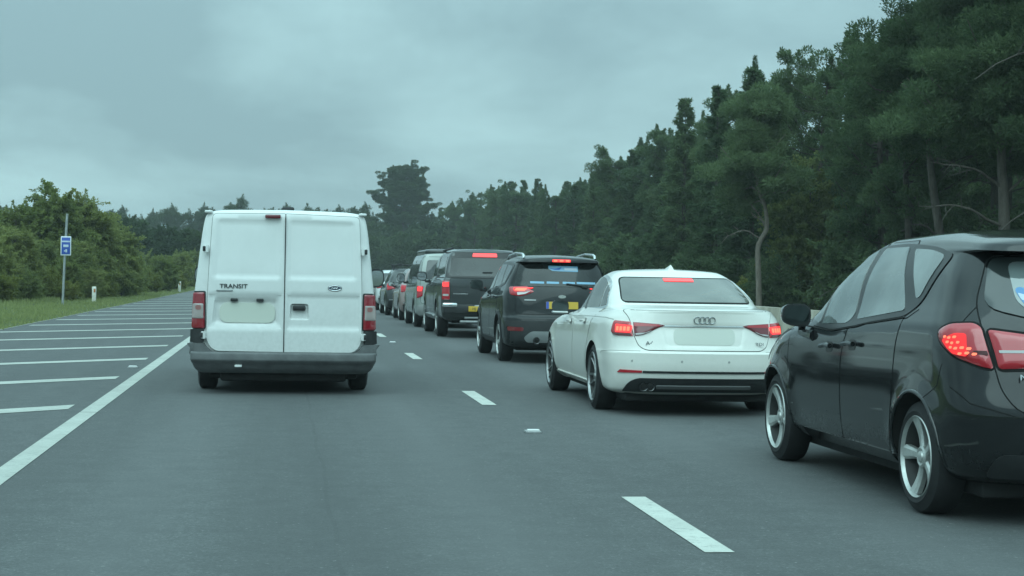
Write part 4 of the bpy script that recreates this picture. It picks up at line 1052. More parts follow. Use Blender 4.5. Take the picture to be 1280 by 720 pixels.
for v_, sg in (('L', -1), ('R', 1)):
    fd = c.patch('front_door', rpoly([(2.27, .27), (3.36, .27), (3.42, .6), (3.34, .93), (2.85, 1.17), (2.5, 1.30), (2.22, 1.335), (2.25, .9)], [.05, .08, .2, .05, .2, .2, .03, .1]), v_, [AW, M_GAP()], .003, gap=.005, grid=.07)
    rd = c.patch('rear_door', rpoly([(1.46, .50), (1.52, .27), (2.25, .27), (2.22, .9), (2.19, 1.335), (1.8, 1.325), (1.33, 1.24), (1.10, 1.05), (1.20, .90), (1.32, .74)], [.1, .05, .05, .1, .03, .2, .1, .05, .1, .15]), v_, [AW, M_GAP()], .003, gap=.005, grid=.07)
    c.patch('window_surround', rpoly([(3.30, .950), (2.85, 1.172), (2.5, 1.300), (2.15, 1.345), (1.75, 1.340), (1.34, 1.265), (1.02, 1.04), (1.05, 1.008), (2.2, .967)], [.02, .3, .3, .3, .3, .2, .05, .02, .1]), v_, M_CHR(), .0055, None, .06)
    c.patch('window', rpoly([(3.14, .985), (2.82, 1.155), (2.5, 1.282), (2.29, 1.315), (2.29, .985)], [.02, .2, .2, .02, .02]), v_, GS, .009, fd, .06)
    c.patch('window', rpoly([(2.21, .99), (2.21, 1.322), (1.82, 1.318), (1.52, 1.262), (1.44, 1.015)], [.02, .02, .2, .05, .02]), v_, GS, .009, rd, .06)
    c.patch('window', rpoly([(1.385, 1.02), (1.44, 1.245), (1.30, 1.20), (1.10, 1.045)], .015), v_, GS, .009, rd, .05)
    c.patch('pillar_trim', rpoly([(2.30, .98), (2.30, 1.325), (2.20, 1.33), (2.20, .98)], .01), v_, DG, .008, None, .06)
    for yy, zz_, pr in ((2.42, .845, fd), (1.56, .868, rd)):
        c.rod('handle', [(yy - .10, zz_), (yy + .10, zz_ - .006)], v_, AW, .014, .032, pr, .03)
        c.patch('handle_cup', rpoly([(yy - .06, zz_ - .03), (yy + .05, zz_ - .03), (yy + .05, zz_ + .028), (yy - .06, zz_ + .028)], .025), v_, mat('cup_grey', (.2, .2, .19), .4), .0045, pr, .04)
    c.patch('sill', rpoly([(1.44, .20), (3.43, .20), (3.43, .275), (1.44, .275)], .02), v_, AW, .022, None, .08)
    ang = 40 * -sg; es, et, d_ = view_of(ang)
    def lp(pts):
        out_ = []
        for v2, a, b in pts: q = c.to3(v2, a, b); out_.append((q.dot(es), b))
        return out_
    wing = rpoly(lp([(v_, .40, .905), ('B', sg * .682, .895), ('B', sg * .672, .762), (v_, .33, .765), (v_, .40, .80)]), [.02, .006, .006, .03, .02])
    tl = c.patch('tail_light', wing, ang, M_RED(), .010, None, .03, bulge=.006, bw=.03)
    so = lp([(v_, .385, .84)])[0][0]; si = lp([('B', sg * .672, .84)])[0][0]; S_ = lambda t: so + (si - so) * t
    c.patch('brake_bulb', rpoly([(S_(.20), .868), (S_(.98), .860), (S_(.96), .792), (S_(.24), .795)], .012), ang, M_LIT(), .021, tl, .03)
    for k_ in range(4):
        c.patch('bulb_spot', rpoly([(S_(.28 + .17 * k_), .848), (S_(.40 + .17 * k_), .847), (S_(.40 + .17 * k_), .808), (S_(.28 + .17 * k_), .808)], .006), ang, M_HOT(), .0235, tl, .03)
    c.patch('lamp_base', rpoly([(S_(.04), .787), (S_(.98), .782), (S_(.98), .766), (S_(.12), .768)], .006), ang, mat('smoked_red', (.075, .012, .014), .15, coat=1), .0175, tl, .03)
    c.gaps((v_, [(3.3, .905), (2.4, .905), (1.3, .925), (.62, .93), (.42, .915)], .006), (v_, [(.10, .625), (.35, .618), (.62, .60), (.66, .58)], .005), (v_, [(3.42, .62), (3.46, .9)], .005), m_=mat('soft_gap', (.22, .22, .20), .7))
lid = c.patch('boot_lid', rpoly([(-.735, 1.008), (.735, 1.008), (.69, .93), (.672, .80), (.625, .67), (.56, .635), (-.56, .635), (-.625, .67), (-.672, .80), (-.69, .93)], [.02, .02, .05, .05, .08, .05, .05, .08, .05, .05]), 'B', [AW, M_GAP()], .004, gap=.006, grid=.05,
              recess=[(rpoly([(-.40, .862), (.40, .862), (.36, .672), (-.36, .672)], .03), .02, .012)], angle=45)
rw = c.patch('rear_window', rpoly([(-.575, 1.318), (.575, 1.318), (.655, 1.085), (-.655, 1.085)], [.05, .05, .04, .04]), 'B', GS, .006, None, .05)
c.patch('window_seal', shrink(rpoly([(-.575, 1.318), (.575, 1.318), (.655, 1.085), (-.655, 1.085)], .05), -.012), 'B', M_GAP(), .003, rw, .06)
q_ = c.to3('B', 0, 1.305)
c.patch('brake_lamp', rpoly([(-.155, 1.314), (.155, 1.314), (.155, 1.284), (-.155, 1.284)], .008), 'B', mat('lit_red_soft', (.5, .02, .03), .3, emit=(1.0, .09, .09), estr=1.1), .012, rw, .04)
for sg in (-1, 1):
    P = rpoly([(sg * .664, .893), (sg * .42, .882), (sg * .375, .868), (sg * .45, .842), (sg * .545, .790), (sg * .60, .772), (sg * .655, .764)], [.006, .05, .01, .03, .04, .02, .006])
    tt = c.patch('tail_light', P, 'B', mat('smoked_red_lens', (.15, .014, .02), .15, coat=1), .012, lid, .03, bulge=.008, bw=.02)
    c.patch('lamp_upper', rpoly([(sg * .655, .886), (sg * .43, .876), (sg * .42, .858), (sg * .655, .852)], .006), 'B', mat('red_lens_dim', (.42, .015, .025), .2, coat=1), .022, tt, .03)
    c.patch('lamp_clear', rpoly([(sg * .645, .786), (sg * .56, .794), (sg * .50, .818), (sg * .53, .80), (sg * .60, .775), (sg * .645, .770)], .003), 'B', mat('lens_silver', (.45, .43, .43), .2), .022, tt, .03)
    c.patch('reflector', rpoly([(sg * .79, .445), (sg * .60, .440), (sg * .60, .420), (sg * .81, .415)], .006), 'B', M_RED(), .010, None, .03)
c.patch('lid_trim', rpoly([(-.40, .872), (.40, .872), (.40, .860), (-.40, .860)], .003), 'B', M_CHR(), .012, lid, .05)
c.patch('number_plate', rpoly([(-.30, .845), (.30, .845), (.30, .69), (-.30, .69)], .06), 'B', mat('plate_pale', (.60, .61, .55), .5), .003, lid, .06)
hy = c.to3('B', 0, .925).y
bm = bmesh.new()
for k in range(4): add_tube(bm, [(-.071 + .0475 * k + .032 * math.cos(t), hy - .010 - .0015 * (k % 2), .925 + .032 * math.sin(t)) for t in np.linspace(0, 2 * math.pi, 25)], .0052, 6, cap=False)
bm_obj('ring_badge', bm, mat('badge_chrome', (.30, .31, .31), .25, metal=.9), lid)
hy = c.to3('B', .5, .70).y
text_obj('lettering', 'A4', .05, mat('badge_chrome', (.30, .31, .31)), lid, (-.53, c.to3('B', -.53, .70).y - .008, .70), (R(84), 0, 0), .003, sx=1.3); text_obj('lettering', 'TDI', .042, mat('badge_chrome', (.30, .31, .31)), lid, (.55, hy - .008, .70), (R(84), 0, 0), .003, sx=1.2)
c.patch('bumper_strip', rpoly([(-.595, .438), (.595, .438), (.595, .418), (-.595, .418)], .004), 'B', mat('gloss_black', (.01, .01, .011), .2, coat=1), .010, None, .05)
dif = c.patch('diffuser', rpoly([(-.64, .368), (.64, .368), (.72, .325), (.76, .235), (-.76, .235), (-.72, .325)], [.06, .06, .05, .02, .02, .05]), 'B', M_BLK(), .008, None, .05)
c.patch('diffuser_bar', rpoly([(-.46, .306), (.46, .306), (.46, .280), (-.46, .280)], .01), 'B', mat('diffuser_grey', (.09, .092, .092), .5), .026, dif, .05)
yq = c.to3('B', -.56, .30).y
for k in (-.585, -.52):
    bm = bmesh.new(); add_lathe(bm, [(yq - .035, .036), (yq - .04, .042), (yq + .05, .042)], 24, 'Y', 0, (k, 0, .287)); add_lathe(bm, [(yq - .041, .031), (yq - .036, .0315)], 20, 'Y', 1, (k, 0, .287))
    fix_normals(bm); bm_obj('exhaust', bm, [mat('dark_chrome', (.16, .16, .16), .25, metal=1), M_GAP()], c.root)
for x in (-.69, -.23, .23, .69):
    bm = bmesh.new(); p3, n3 = c.hit('B', x, .53); add_lathe(bm, [(p3.y - .003, .011), (p3.y + .01, .012)], 14, 'Y', 0, (x, 0, .53))
    fix_normals(bm); bm_obj('parking_sensor', bm, mat('sensor_grey', (.35, .35, .33), .5), c.root)
rt_ = c.to3('T', 0, 1.68)
bm = bmesh.new(); rr_ = [bm.verts.new((a, b, rt_.z + z)) for a, b, z in ((-.035, 1.58, -.01), (.035, 1.58, -.01), (.035, 1.80, -.01), (-.035, 1.80, -.01), (-.005, 1.60, .045), (.005, 1.60, .045), (.005, 1.66, .032), (-.005, 1.66, .032))]
for f in ((0, 1, 5, 4), (1, 2, 6, 5), (2, 3, 7, 6), (3, 0, 4, 7), (4, 5, 6, 7), (0, 3, 2, 1)): bm.faces.new([rr_[i] for i in f])
fix_normals(bm); bm_obj('aerial', bm, AW, c.root)
for sg in (-1, 1):
    mo = door_mirror(c, sg * .965, 2.80, .995, sg, .19, .135, .12, mat('mirror_black', (.010, .011, .012), .25, coat=1), foot=(sg * .87, 2.85, .94), glassm=mat('dim_mirror', (.07, .085, .085), .08, metal=1))
    bm = bmesh.new(); add_box(bm, (sg * .965, 2.84, .93), (.17, .11, .025), .01); bm_obj('mirror_base', bm, mat('silver', (.6, .61, .6), .3, metal=.6), mo)
add_wheels(c, 'saloon', [(.915, 1.03), (.915, 3.85)], .329, .225, .245, 5, 'twin', M_ALD(), .5)
c.patch('windscreen', rpoly([(-.70, 1.0), (.70, 1.0), (.58, 1.32), (-.58, 1.32)], .06), 'F', GS, .006, None, .1)
bm = bmesh.new(); add_box(bm, (0, 2.3, .18), (1.45, 4.0, .10), .03); bm_obj('underside', bm, M_UND(), c.root)

# ------------------------------------------------------------------ dark SUV with roof rails
KP = paint('suv_black_paint', (0.010, 0.012, 0.013), dirt=0.12, dirtcol=(0.07, 0.072, 0.068), rough=0.35, coat=0.75, low=(0.2, 0.9), spec=0.05)
c = Car('suv_car', 'black SUV with silver roof rails and blue stickers on its rear window', 'car', (4.14, 24.78, 0), 0.0, (.93, .95, .97))
rows = [row(.24, 0, .25, 4.1, .3, 3, .6, 2.4), row(.24, .76, .2, 4.15, .4, 3, .7, 2.4), row(.30, .88, .05, 4.32, .45, 3, .8, 2.4), row(.46, .91, .0, 4.44, .5, 3, .9, 2.4), row(.62, .918, .0, 4.50, .5, 2.9, .95, 2.4), row(.70, .918, .015, 4.52, .5, 2.9, .95, 2.4, True), row(.74, .916, .05, 4.52, .5, 2.8, .95, 2.4),
        row([(0, .90), (4.4, .84)], .912, .08, 4.50, .5, 2.8, 1.0, 2.3), row([(0, 1.02), (2.4, .98), (4.3, .90)], .905, .10, 4.42, .5, 2.7, 1.05, 2.3), row([(0, 1.12), (1, 1.08), (2.8, 1.02), (4.3, .95)], .885, .13, 4.28, .5, 2.7, 1.0, 2.3),
        row([(0, 1.17), (1, 1.15), (2.8, 1.08), (4, 1.01)], .855, .15, 4.05, .5, 2.7, .95, 2.2), row([(0, 1.22), (1, 1.20), (2.8, 1.12), (3.6, 1.08)], .835, .18, 3.55, .5, 2.8, .9, 2.2), row([(.2, 1.38), (1.5, 1.37), (3, 1.30)], .77, .25, 3.12, .45, 3, .7, 2.4),
        row([(.3, 1.545), (1.3, 1.56), (2.7, 1.51)], .685, .34, 2.72, .42, 3.2, .6, 2.6, True), row([(.2, 1.565), (1.3, 1.58), (2.7, 1.53)], .675, .21, 2.68, .36, 3.6, .6, 2.6, True), row([(.2, 1.605), (1.3, 1.63), (2.5, 1.585)], .62, .22, 2.52, .35, 3.6, .5, 2.8), row([(.3, 1.635), (1.3, 1.67), (2.4, 1.625)], .48, .26, 2.42, .35, 3.4, .4, 3), row([(.3, 1.65), (1.3, 1.69), (2.4, 1.64)], 0, .30, 2.36, .3, 3, .3, 3)]
ARK = [(.95, .345, .40), (3.64, .345, .395)]
c.shell('body', rows, [KP, M_UND()], arches=ARK, flare=.02, halfw=.91, depth=.27)
for v_, sg in (('L', -1), ('R', 1)):
    fd = c.patch('front_door', rpoly([(2.16, .36), (3.20, .36), (3.24, .6), (3.18, 1.06), (2.7, 1.36), (2.35, 1.525), (2.14, 1.545), (2.14, 1.0)], [.05, .08, .2, .05, .2, .1, .03, .1]), v_, [KP, M_GAP()], .003, gap=.006, grid=.08)
    rd = c.patch('rear_door', rpoly([(1.40, .5), (1.44, .36), (2.13, .36), (2.11, 1.545), (1.35, 1.545), (1.16, 1.2), (1.22, .95)], [.1, .05, .05, .03, .05, .06, .15]), v_, [KP, M_GAP()], .003, gap=.006, grid=.08)
    c.patch('window_surround', rpoly([(3.14, 1.085), (2.68, 1.375), (2.34, 1.54), (1.9, 1.57), (1.1, 1.56), (.62, 1.52), (.60, 1.38), (.80, 1.215), (1.2, 1.165)], [.02, .2, .2, .3, .3, .05, .1, .06, .1]), v_, DG, .0055, None, .07)
    c.patch('window', rpoly([(2.98, 1.115), (2.64, 1.355), (2.32, 1.505), (2.20, 1.515), (2.20, 1.125)], [.02, .2, .1, .02, .02]), v_, GD, .009, fd, .06)
    c.patch('window', rpoly([(2.10, 1.13), (2.10, 1.525), (1.42, 1.525), (1.24, 1.195)], [.02, .02, .05, .03]), v_, GD, .009, rd, .06)
    c.patch('quarter_window', rpoly([(1.16, 1.21), (1.30, 1.52), (.68, 1.49), (.68, 1.39), (.84, 1.24)], [.03, .03, .03, .05, .03]), v_, GD, .009, None, .06)
    for yy, pr in ((2.32, fd), (1.50, rd)): c.rod('handle', [(yy - .1, 1.005), (yy + .1, .995)], v_, KP, .015, .032, pr, .03)
    rl = []
    for yy, hh in ((.40, 0), (.47, .045), (.6, .062), (1.3, .065), (2.1, .058), (2.27, .04), (2.34, 0)): q = c.to3('T', sg * .585, yy); rl.append((q.x, q.y, q.z + hh))
    bm = bmesh.new(); add_tube(bm, rl, [.022, .022, .02, .018, .018, .02, .022], 10); fix_normals(bm); bm_obj('roof_rail', bm, M_CHR(), c.root)
    ang = 42 * -sg; es, et, d_ = view_of(ang)
    def lp(pts):
        out_ = []
        for v2, a, b in pts: q = c.to3(v2, a, b); out_.append((q.dot(es), b))
        return out_
    tl = c.patch('tail_light', rpoly(lp([(v_, .42, 1.17), (v_, .22, 1.185), ('B', sg * .50, 1.13), ('B', sg * .44, 1.105), ('B', sg * .56, 1.055), (v_, .20, 1.03), (v_, .31, 1.05)]), [.04, .04, .04, .02, .05, .03, .04]), ang, M_RED(), .012, None, .035, bulge=.012, bw=.04)
    c.patch('brake_bulb', rpoly(lp([(v_, .32, 1.155), (v_, .18, 1.16), ('B', sg * .71, 1.10), (v_, .28, 1.10)]), .025), ang, M_LIT(), .027, tl, .03)
    c.patch('bulb_spot', rpoly(lp([(v_, .28, 1.145), (v_, .20, 1.147), (v_, .20, 1.11), (v_, .28, 1.11)]), .015), ang, M_HOT(), .030, tl, .03)
    c.patch('reverse_lens', rpoly(lp([(v_, .24, 1.083), ('B', sg * .60, 1.085), ('B', sg * .50, 1.105), ('B', sg * .58, 1.062), (v_, .22, 1.042)]), .008), ang, M_CLR(), .0265, tl, .03)
    c.patch('arch_trim', rpoly([(yy + rr * math.cos(a) * k, zz_ + rr * math.sin(a) * k) for (yy, zz_, rr) in ARK[:1] for k, rg in ((1.005, np.linspace(-.1, math.pi + .1, 18)), (1.12, np.linspace(math.pi + .1, -.1, 18))) for a in rg], 0), v_, M_BLK(), .008, None, .06)
    c.patch('arch_trim', rpoly([(yy + rr * math.cos(a) * k, zz_ + rr * math.sin(a) * k) for (yy, zz_, rr) in ARK[1:] for k, rg in ((1.005, np.linspace(-.1, math.pi + .1, 18)), (1.12, np.linspace(math.pi + .1, -.1, 18))) for a in rg], 0), v_, M_BLK(), .008, None, .06)
    c.patch('sill', rpoly([(1.4, .24), (3.2, .24), (3.2, .35), (1.4, .35)], .02), v_, M_BLK(), .012, None, .08)
tg = c.patch('tailgate', rpoly([(-.64, 1.54), (.64, 1.54), (.76, 1.22), (.74, 1.05), (.72, .76), (-.72, .76), (-.74, 1.05), (-.76, 1.22)], [.06, .06, .1, .05, .05, .05, .05, .1]), 'B', [KP, M_GAP()], .004, gap=.007, grid=.06,
             recess=[])
rw = c.patch('rear_window', rpoly([(-.635, 1.53), (.635, 1.53), (.735, 1.215), (.60, 1.185), (-.60, 1.185), (-.735, 1.215)], [.05, .05, .05, .1, .1, .05]), 'B', glass('privacy_glass', (.008, .010, .010), .04, 1.5), .010, tg, .06)
ys_ = c.to3('B', 0, 1.588).y - .004
bm = bmesh.new(); add_box(bm, (0, ys_ + .004, 1.586), (.30, .02, .040), .01); bl_ = bm_obj('brake_lamp', bm, M_LIT(), c.root)
bm = bmesh.new()
for x in (-.10, 0, .10): add_box(bm, (x, ys_ - .008, 1.586), (.06, .01, .028), .008)
bm_obj('bulb_spot', bm, M_HOT(), bl_)
SB, SW = mat('blue_sticker', (.10, .26, .50), .4), mat('white_sticker', (.5, .58, .66), .4)
s1 = c.patch('sticker', rpoly([(-.20, 1.505), (.28, 1.50), (.28, 1.415), (-.02, 1.42), (-.14, 1.425), (-.20, 1.46)], .012), 'B', mat('pale_blue_sticker', (.22, .42, .58), .4), .013, rw, .05)
c.patch('sticker_mark', rpoly([(-.185, 1.465), (-.10, 1.44), (-.02, 1.44), (.02, 1.49), (-.02, 1.475), (-.09, 1.46)], .01), 'B', mat('deep_blue', (.03, .12, .42), .4), .015, s1, .04)
c.patch('sticker_mark', rpoly([(.06, 1.475), (.26, 1.470), (.26, 1.435), (.06, 1.437)], .006), 'B', SW, .015, s1, .04)
for (x0, x1) in ((-.50, -.28), (-.24, -.04), (.02, .22), (.25, .56)):
    c.patch('sticker', rpoly([(x0, 1.262), (x1, 1.258), (x1, 1.226), (x0, 1.228)], .006), 'B', mat('pale_blue_sticker', (.22, .42, .58), .4), .013, rw, .05)
bm = bmesh.new(); p3 = c.to3('B', .38, 1.21); p4 = c.to3('B', .08, 1.235); add_tube(bm, [p3 + Vector((0, -.03, -.01)), p4 + Vector((0, -.03, 0))], [.016, .010], 8); add_box(bm, p3 + Vector((0, -.03, -.02)), (.10, .05, .05), .015); bm_obj('wiper', bm, M_BLK(), rw)
pl = c.patch('number_plate', rpoly([(-.26, .955), (.26, .955), (.26, .845), (-.26, .845)], .008), 'B', M_YEL(), .010, tg, .06)
c.patch('blue_band', rpoly([(-.258, .953), (-.215, .953), (-.215, .847), (-.258, .847)], .004), 'B', mat('sign_blue', (.03, .09, .42), .4), .013, pl, .05)
py = c.to3('B', 0, .90).y
text_obj('lettering', 'HG', .085, M_TXT(), pl, (-.11, py - .013, .90), (R(86), 0, 0), .001, sx=.9, bold=.002)
oval('oval_badge', 0, 1.035, .062, .026, c.to3('B', 0, 1.035).y - .012, M_CHR(), tg, .012)
for sg in (-1, 1): c.patch('chrome_letters', rpoly([(sg * .60, .985), (sg * .42, .985), (sg * .42, .968), (sg * .60, .968)], .004), 'B', M_ALD(), .008, tg, .05)
for sg in (-1, 1):
    c.patch('fog_reflector', rpoly([(sg * .86, .565), (sg * .62, .555), (sg * .62, .50), (sg * .85, .50)], .02), 'B', mat('red_dim', (.16, .01, .014), .3, coat=1), .010, None, .04)
c.patch('lower_bumper', rpoly([(-.90, .66), (.90, .66), (.86, .27), (-.86, .27)], [.02, .02, .06, .06]), 'B', mat('charcoal_plastic', (.020, .022, .023), .55, var=.2), .004, None, .06)
df = c.patch('skid_plate', rpoly([(-.50, .50), (.50, .50), (.44, .40), (.56, .33), (-.56, .33), (-.62, .40)], [.05, .05, .05, .03, .03, .05]), 'B', mat('silver_plastic', (.28, .29, .29), .4, metal=.4), .014, None, .05)
yq = c.to3('B', -.42, .36).y
for k in (-.42, .42):
    bm = bmesh.new(); add_lathe(bm, [(yq - .05, .045), (yq - .055, .052), (yq + .05, .052)], 24, 'Y', 0, (k, 0, .36)); add_lathe(bm, [(yq - .056, .04), (yq - .05, .041)], 20, 'Y', 1, (k, 0, .36))
    fix_normals(bm); bm_obj('exhaust', bm, [mat('dark_chrome', (.16, .16, .16), .25, metal=1), M_GAP()], c.root)
for sg in (-1, 1): door_mirror(c, sg * 1.045, 3.02, 1.185, sg, .24, .17, .14, mat('mirror_black', (.010, .011, .012), .25, coat=1), foot=(sg * .88, 3.0, 1.10), glassm=mat('dim_mirror', (.07, .085, .085), .08, metal=1))
add_wheels(c, 'suv', [(.915, .95), (.915, 3.64)], .345, .235, .235, 5, 'wide', None, .6)
c.patch('windscreen', rpoly([(-.74, 1.14), (.74, 1.14), (.62, 1.52), (-.62, 1.52)], .06), 'F', GD, .006, None, .1)
bm = bmesh.new(); add_box(bm, (0, 2.2, .24), (1.4, 3.6, .10), .03); bm_obj('underside', bm, M_UND(), c.root)
# ------------------------------------------------------------------ dark grey pickup with a canopy
GP_ = paint('grey_paint', (0.045, 0.050, 0.052), dirt=0.3, dirtcol=(0.13, 0.13, 0.12), rough=0.3, coat=1.0, low=(0.3, 1.0), metal=.3)
c = Car('pickup_truck', 'dark grey pickup truck with hard canopy, chrome step bumper and one long lit brake strip', 'pickup', (4.16, 34.55, 0), 0.0, (.95, .97, 1.005))
rows = [row(.36, 0, .3, 4.9, .2, 4, .6, 2.6), row(.36, .80, .25, 4.95, .2, 4, .7, 2.6), row(.44, .92, .14, 5.12, .18, 4, .9, 2.6), row(.62, .950, .12, 5.22, .16, 4.5, .95, 2.6), row(.80, .955, .12, 5.24, .14, 5, .95, 2.6), row([(0, 1.0), (5, .96)], .950, .12, 5.20, .13, 5, 1.0, 2.5),
        row([(0, 1.13), (3, 1.10), (5, 1.03)], .935, .12, 5.08, .13, 5, 1.0, 2.4), row([(0, 1.22), (2.6, 1.18), (4.8, 1.09)], .90, .13, 4.85, .13, 5, 1.0, 2.4), row([(0, 1.27), (2.6, 1.23), (4.1, 1.15)], .875, .16, 4.05, .14, 5, .8, 2.4),
        row([(0, 1.48), (2.6, 1.46), (3.5, 1.42)], .83, .24, 3.55, .16, 5, .6, 2.6), row([(0, 1.70), (1.8, 1.70), (3, 1.64)], .765, .32, 3.12, .18, 5, .5, 2.8), row([(0, 1.78), (1.6, 1.80), (2.9, 1.72)], .70, .36, 2.95, .2, 4.5, .4, 3), row([(0, 1.81), (1.6, 1.84), (2.8, 1.76)], .56, .40, 2.85, .2, 4, .4, 3), row([(0, 1.83), (1.6, 1.86), (2.8, 1.78)], 0, .42, 2.8, .2, 4, .3, 3)]
ARP = [(1.24, .375, .43), (4.34, .375, .43)]
c.shell('body', rows, [GP_, M_UND()], arches=ARP, flare=.02, halfw=.95, depth=.28)
for v_, sg in (('L', -1), ('R', 1)):
    fd = c.patch('front_door', rpoly([(2.95, .42), (3.86, .42), (3.90, 1.14), (3.2, 1.60), (2.97, 1.66)], [.05, .05, .05, .1, .03]), v_, [GP_, M_GAP()], .003, gap=.008, grid=.09)
    rd = c.patch('rear_door', rpoly([(2.05, .42), (2.93, .42), (2.95, 1.66), (2.15, 1.70), (2.05, 1.2)], [.05, .05, .03, .05, .05]), v_, [GP_, M_GAP()], .003, gap=.008, grid=.09)
    c.patch('window', rpoly([(3.78, 1.22), (3.18, 1.57), (3.0, 1.62), (3.0, 1.25)], .03), v_, GD, .008, fd, .08)
    c.patch('window', rpoly([(2.92, 1.26), (2.92, 1.64), (2.22, 1.67), (2.12, 1.28)], .03), v_, GD, .008, rd, .08)
    c.patch('canopy_window', rpoly([(1.90, 1.32), (1.92, 1.68), (.62, 1.68), (.50, 1.32)], .05), v_, GD, .008, None, .09)
    c.gaps((v_, [(2.0, .8), (2.0, 1.75)], .02), (v_, [(.15, 1.24), (2.0, 1.24)], .02))
    for yy, pr in ((3.12, fd), (2.24, rd)): c.rod('handle', [(yy - .1, 1.08), (yy + .1, 1.07)], v_, M_BLK(), .016, .034, pr, .05)
    c.rod('roof_rail', [(.5, 1.80), (2.6, 1.77)], v_, M_BLK(), .024, .05, None, .2)
    tl = c.patch('tail_light', rpoly([(sg * .93, 1.17), (sg * .78, 1.17), (sg * .775, .79), (sg * .93, .79)], .02), 'B', M_RED(), .02, None, .05, bulge=.01, bw=.03)
    c.patch('brake_bulb', rpoly([(sg * .915, 1.14), (sg * .80, 1.14), (sg * .80, 1.055), (sg * .915, 1.055)], .015), 'B', M_LIT(), .034, tl, .05)
    c.patch('reverse_lens', rpoly([(sg * .915, .905), (sg * .80, .905), (sg * .80, .865), (sg * .915, .865)], .01), 'B', M_CLR(), .034, tl, .05)
    c.patch('step', rpoly([(2.0, .38), (3.9, .38), (3.9, .45), (2.0, .45)], .02), v_, M_ALD(), .05, None, .1)
tg = c.patch('tailgate', rpoly([(-.765, 1.225), (.765, 1.225), (.76, .70), (-.76, .70)], .03), 'B', [GP_, M_GAP()], .006, gap=.009, grid=.08)
cw = c.patch('canopy_door', rpoly([(-.775, 1.765), (.775, 1.765), (.86, 1.245), (-.86, 1.245)], .05), 'B', [DG, M_GAP()], .006, gap=.008, grid=.08)
c.patch('rear_window', rpoly([(-.70, 1.645), (.70, 1.645), (.795, 1.27), (-.795, 1.27)], .05), 'B', glass('canopy_glass', (.012, .014, .014), .05, 1.6), .012, cw, .08)
c.patch('brake_lamp', rpoly([(-.26, 1.745), (.26, 1.745), (.27, 1.675), (-.27, 1.675)], .012), 'B', mat('lit_red_pick', (.5, .02, .03), .3, emit=(1, .07, .07), estr=1.7), .022, cw, .06)
bm = bmesh.new(); p3 = c.to3('B', .05, 1.36); add_box(bm, p3 + Vector((0, -.025, 0)), (.22, .03, .025), .01); bm_obj('handle', bm, M_BLK(), cw)
c.patch('chrome_letters', rpoly([(-.70, .925), (-.38, .925), (-.38, .90), (-.70, .90)], .004), 'B', M_CHR(), .012, tg, .06)
bm = bmesh.new(); add_box(bm, (0, .09, .60), (1.85, .24, .20), .04); bo = bm_obj('bumper', bm, mat('charcoal_plastic', (.030, .032, .033), .55), c.root)
for sg in (-1, 1):
    bm = bmesh.new(); add_box(bm, (sg * .78, .06, .68), (.32, .25, .10), .03); bm_obj('bumper_cap', bm, M_CHR(), bo)
bm = bmesh.new(); add_box(bm, (0, .06, .62), (.5, .24, .14), .02); add_box(bm, (0, .1, .42), (.9, .06, .05), .01); add_box(bm, (0, .1, .34), (1.1, .10, .06), .02); bm_obj('tow_bar', bm, M_ALD(), bo)
bm = bmesh.new(); add_box(bm, (-.13, -.065, .61), (.50, .012, .11), .004); pl = bm_obj('number_plate', bm, M_YEL(), bo)
text_obj('lettering', 'HJ', .08, M_TXT(), pl, (-.26, -.073, .61), (R(90), 0, 0), .001)
for sg in (-1, 1): door_mirror(c, sg * 1.09, 3.72, 1.26, sg, .24, .21, .13, M_BLK(), foot=(sg * .9, 3.7, 1.15))
add_wheels(c, 'pickup', [(.955, 1.24), (.955, 4.34)], .378, .245, .23, 6, 'thin', None, .4)
c.patch('windscreen', rpoly([(-.76, 1.25), (.76, 1.25), (.66, 1.66), (-.66, 1.66)], .06), 'F', GD, .006, None, .12)
bm = bmesh.new(); add_box(bm, (0, 2.6, .36), (1.4, 4.2, .12), .03); add_box(bm, (0, .45, .40), (1.1, .5, .2), .05); bm_obj('underside', bm, M_UND(), c.root)

# ------------------------------------------------------------------ silver camper van with a folded roof
SV = paint('silver_green_paint', (0.30, 0.33, 0.31), dirt=0.3, dirtcol=(0.2, 0.2, 0.18), rough=0.35, coat=1.0, metal=.45)
c = Car('camper_van', 'silver green camper van with dark pop-up roof, ahead of the grey pickup', 'van', (4.16, 41.0, 0), 0.0, (.96, .97, .975))
rows = [row(.28, 0, .25, 4.6, .2, 4, .6, 2.6), row(.28, .80, .2, 4.65, .25, 4, .7, 2.6), row(.36, .92, .06, 4.78, .25, 4, .9, 2.6), row(.55, .95, .02, 4.87, .25, 4, .95, 2.6), row(.80, .952, .04, 4.89, .22, 4.2, .95, 2.6), row([(0, 1.0), (4.5, .95)], .948, .06, 4.82, .2, 4.4, 1.0, 2.4),
        row([(0, 1.14), (4.4, 1.06)], .935, .07, 4.62, .2, 4.4, 1.0, 2.3), row([(0, 1.24), (4.2, 1.15)], .915, .08, 4.30, .2, 4.4, .8, 2.4), row([(0, 1.50), (3.6, 1.48)], .87, .12, 3.85, .2, 4.4, .6, 2.6), row([(0, 1.75), (3.3, 1.73)], .80, .17, 3.42, .2, 4.4, .5, 2.8), row([(0, 1.85), (3.2, 1.83)], .73, .20, 3.25, .2, 4.4, .4, 3), row([(0, 1.89), (3.1, 1.87)], 0, .24, 3.1, .2, 4.4, .3, 3)]
ARV = [(1.0, .345, .40), (4.0, .345, .40)]
c.shell('body', rows, [SV, M_UND()], arches=ARV, flare=.015, halfw=.945, depth=.28)
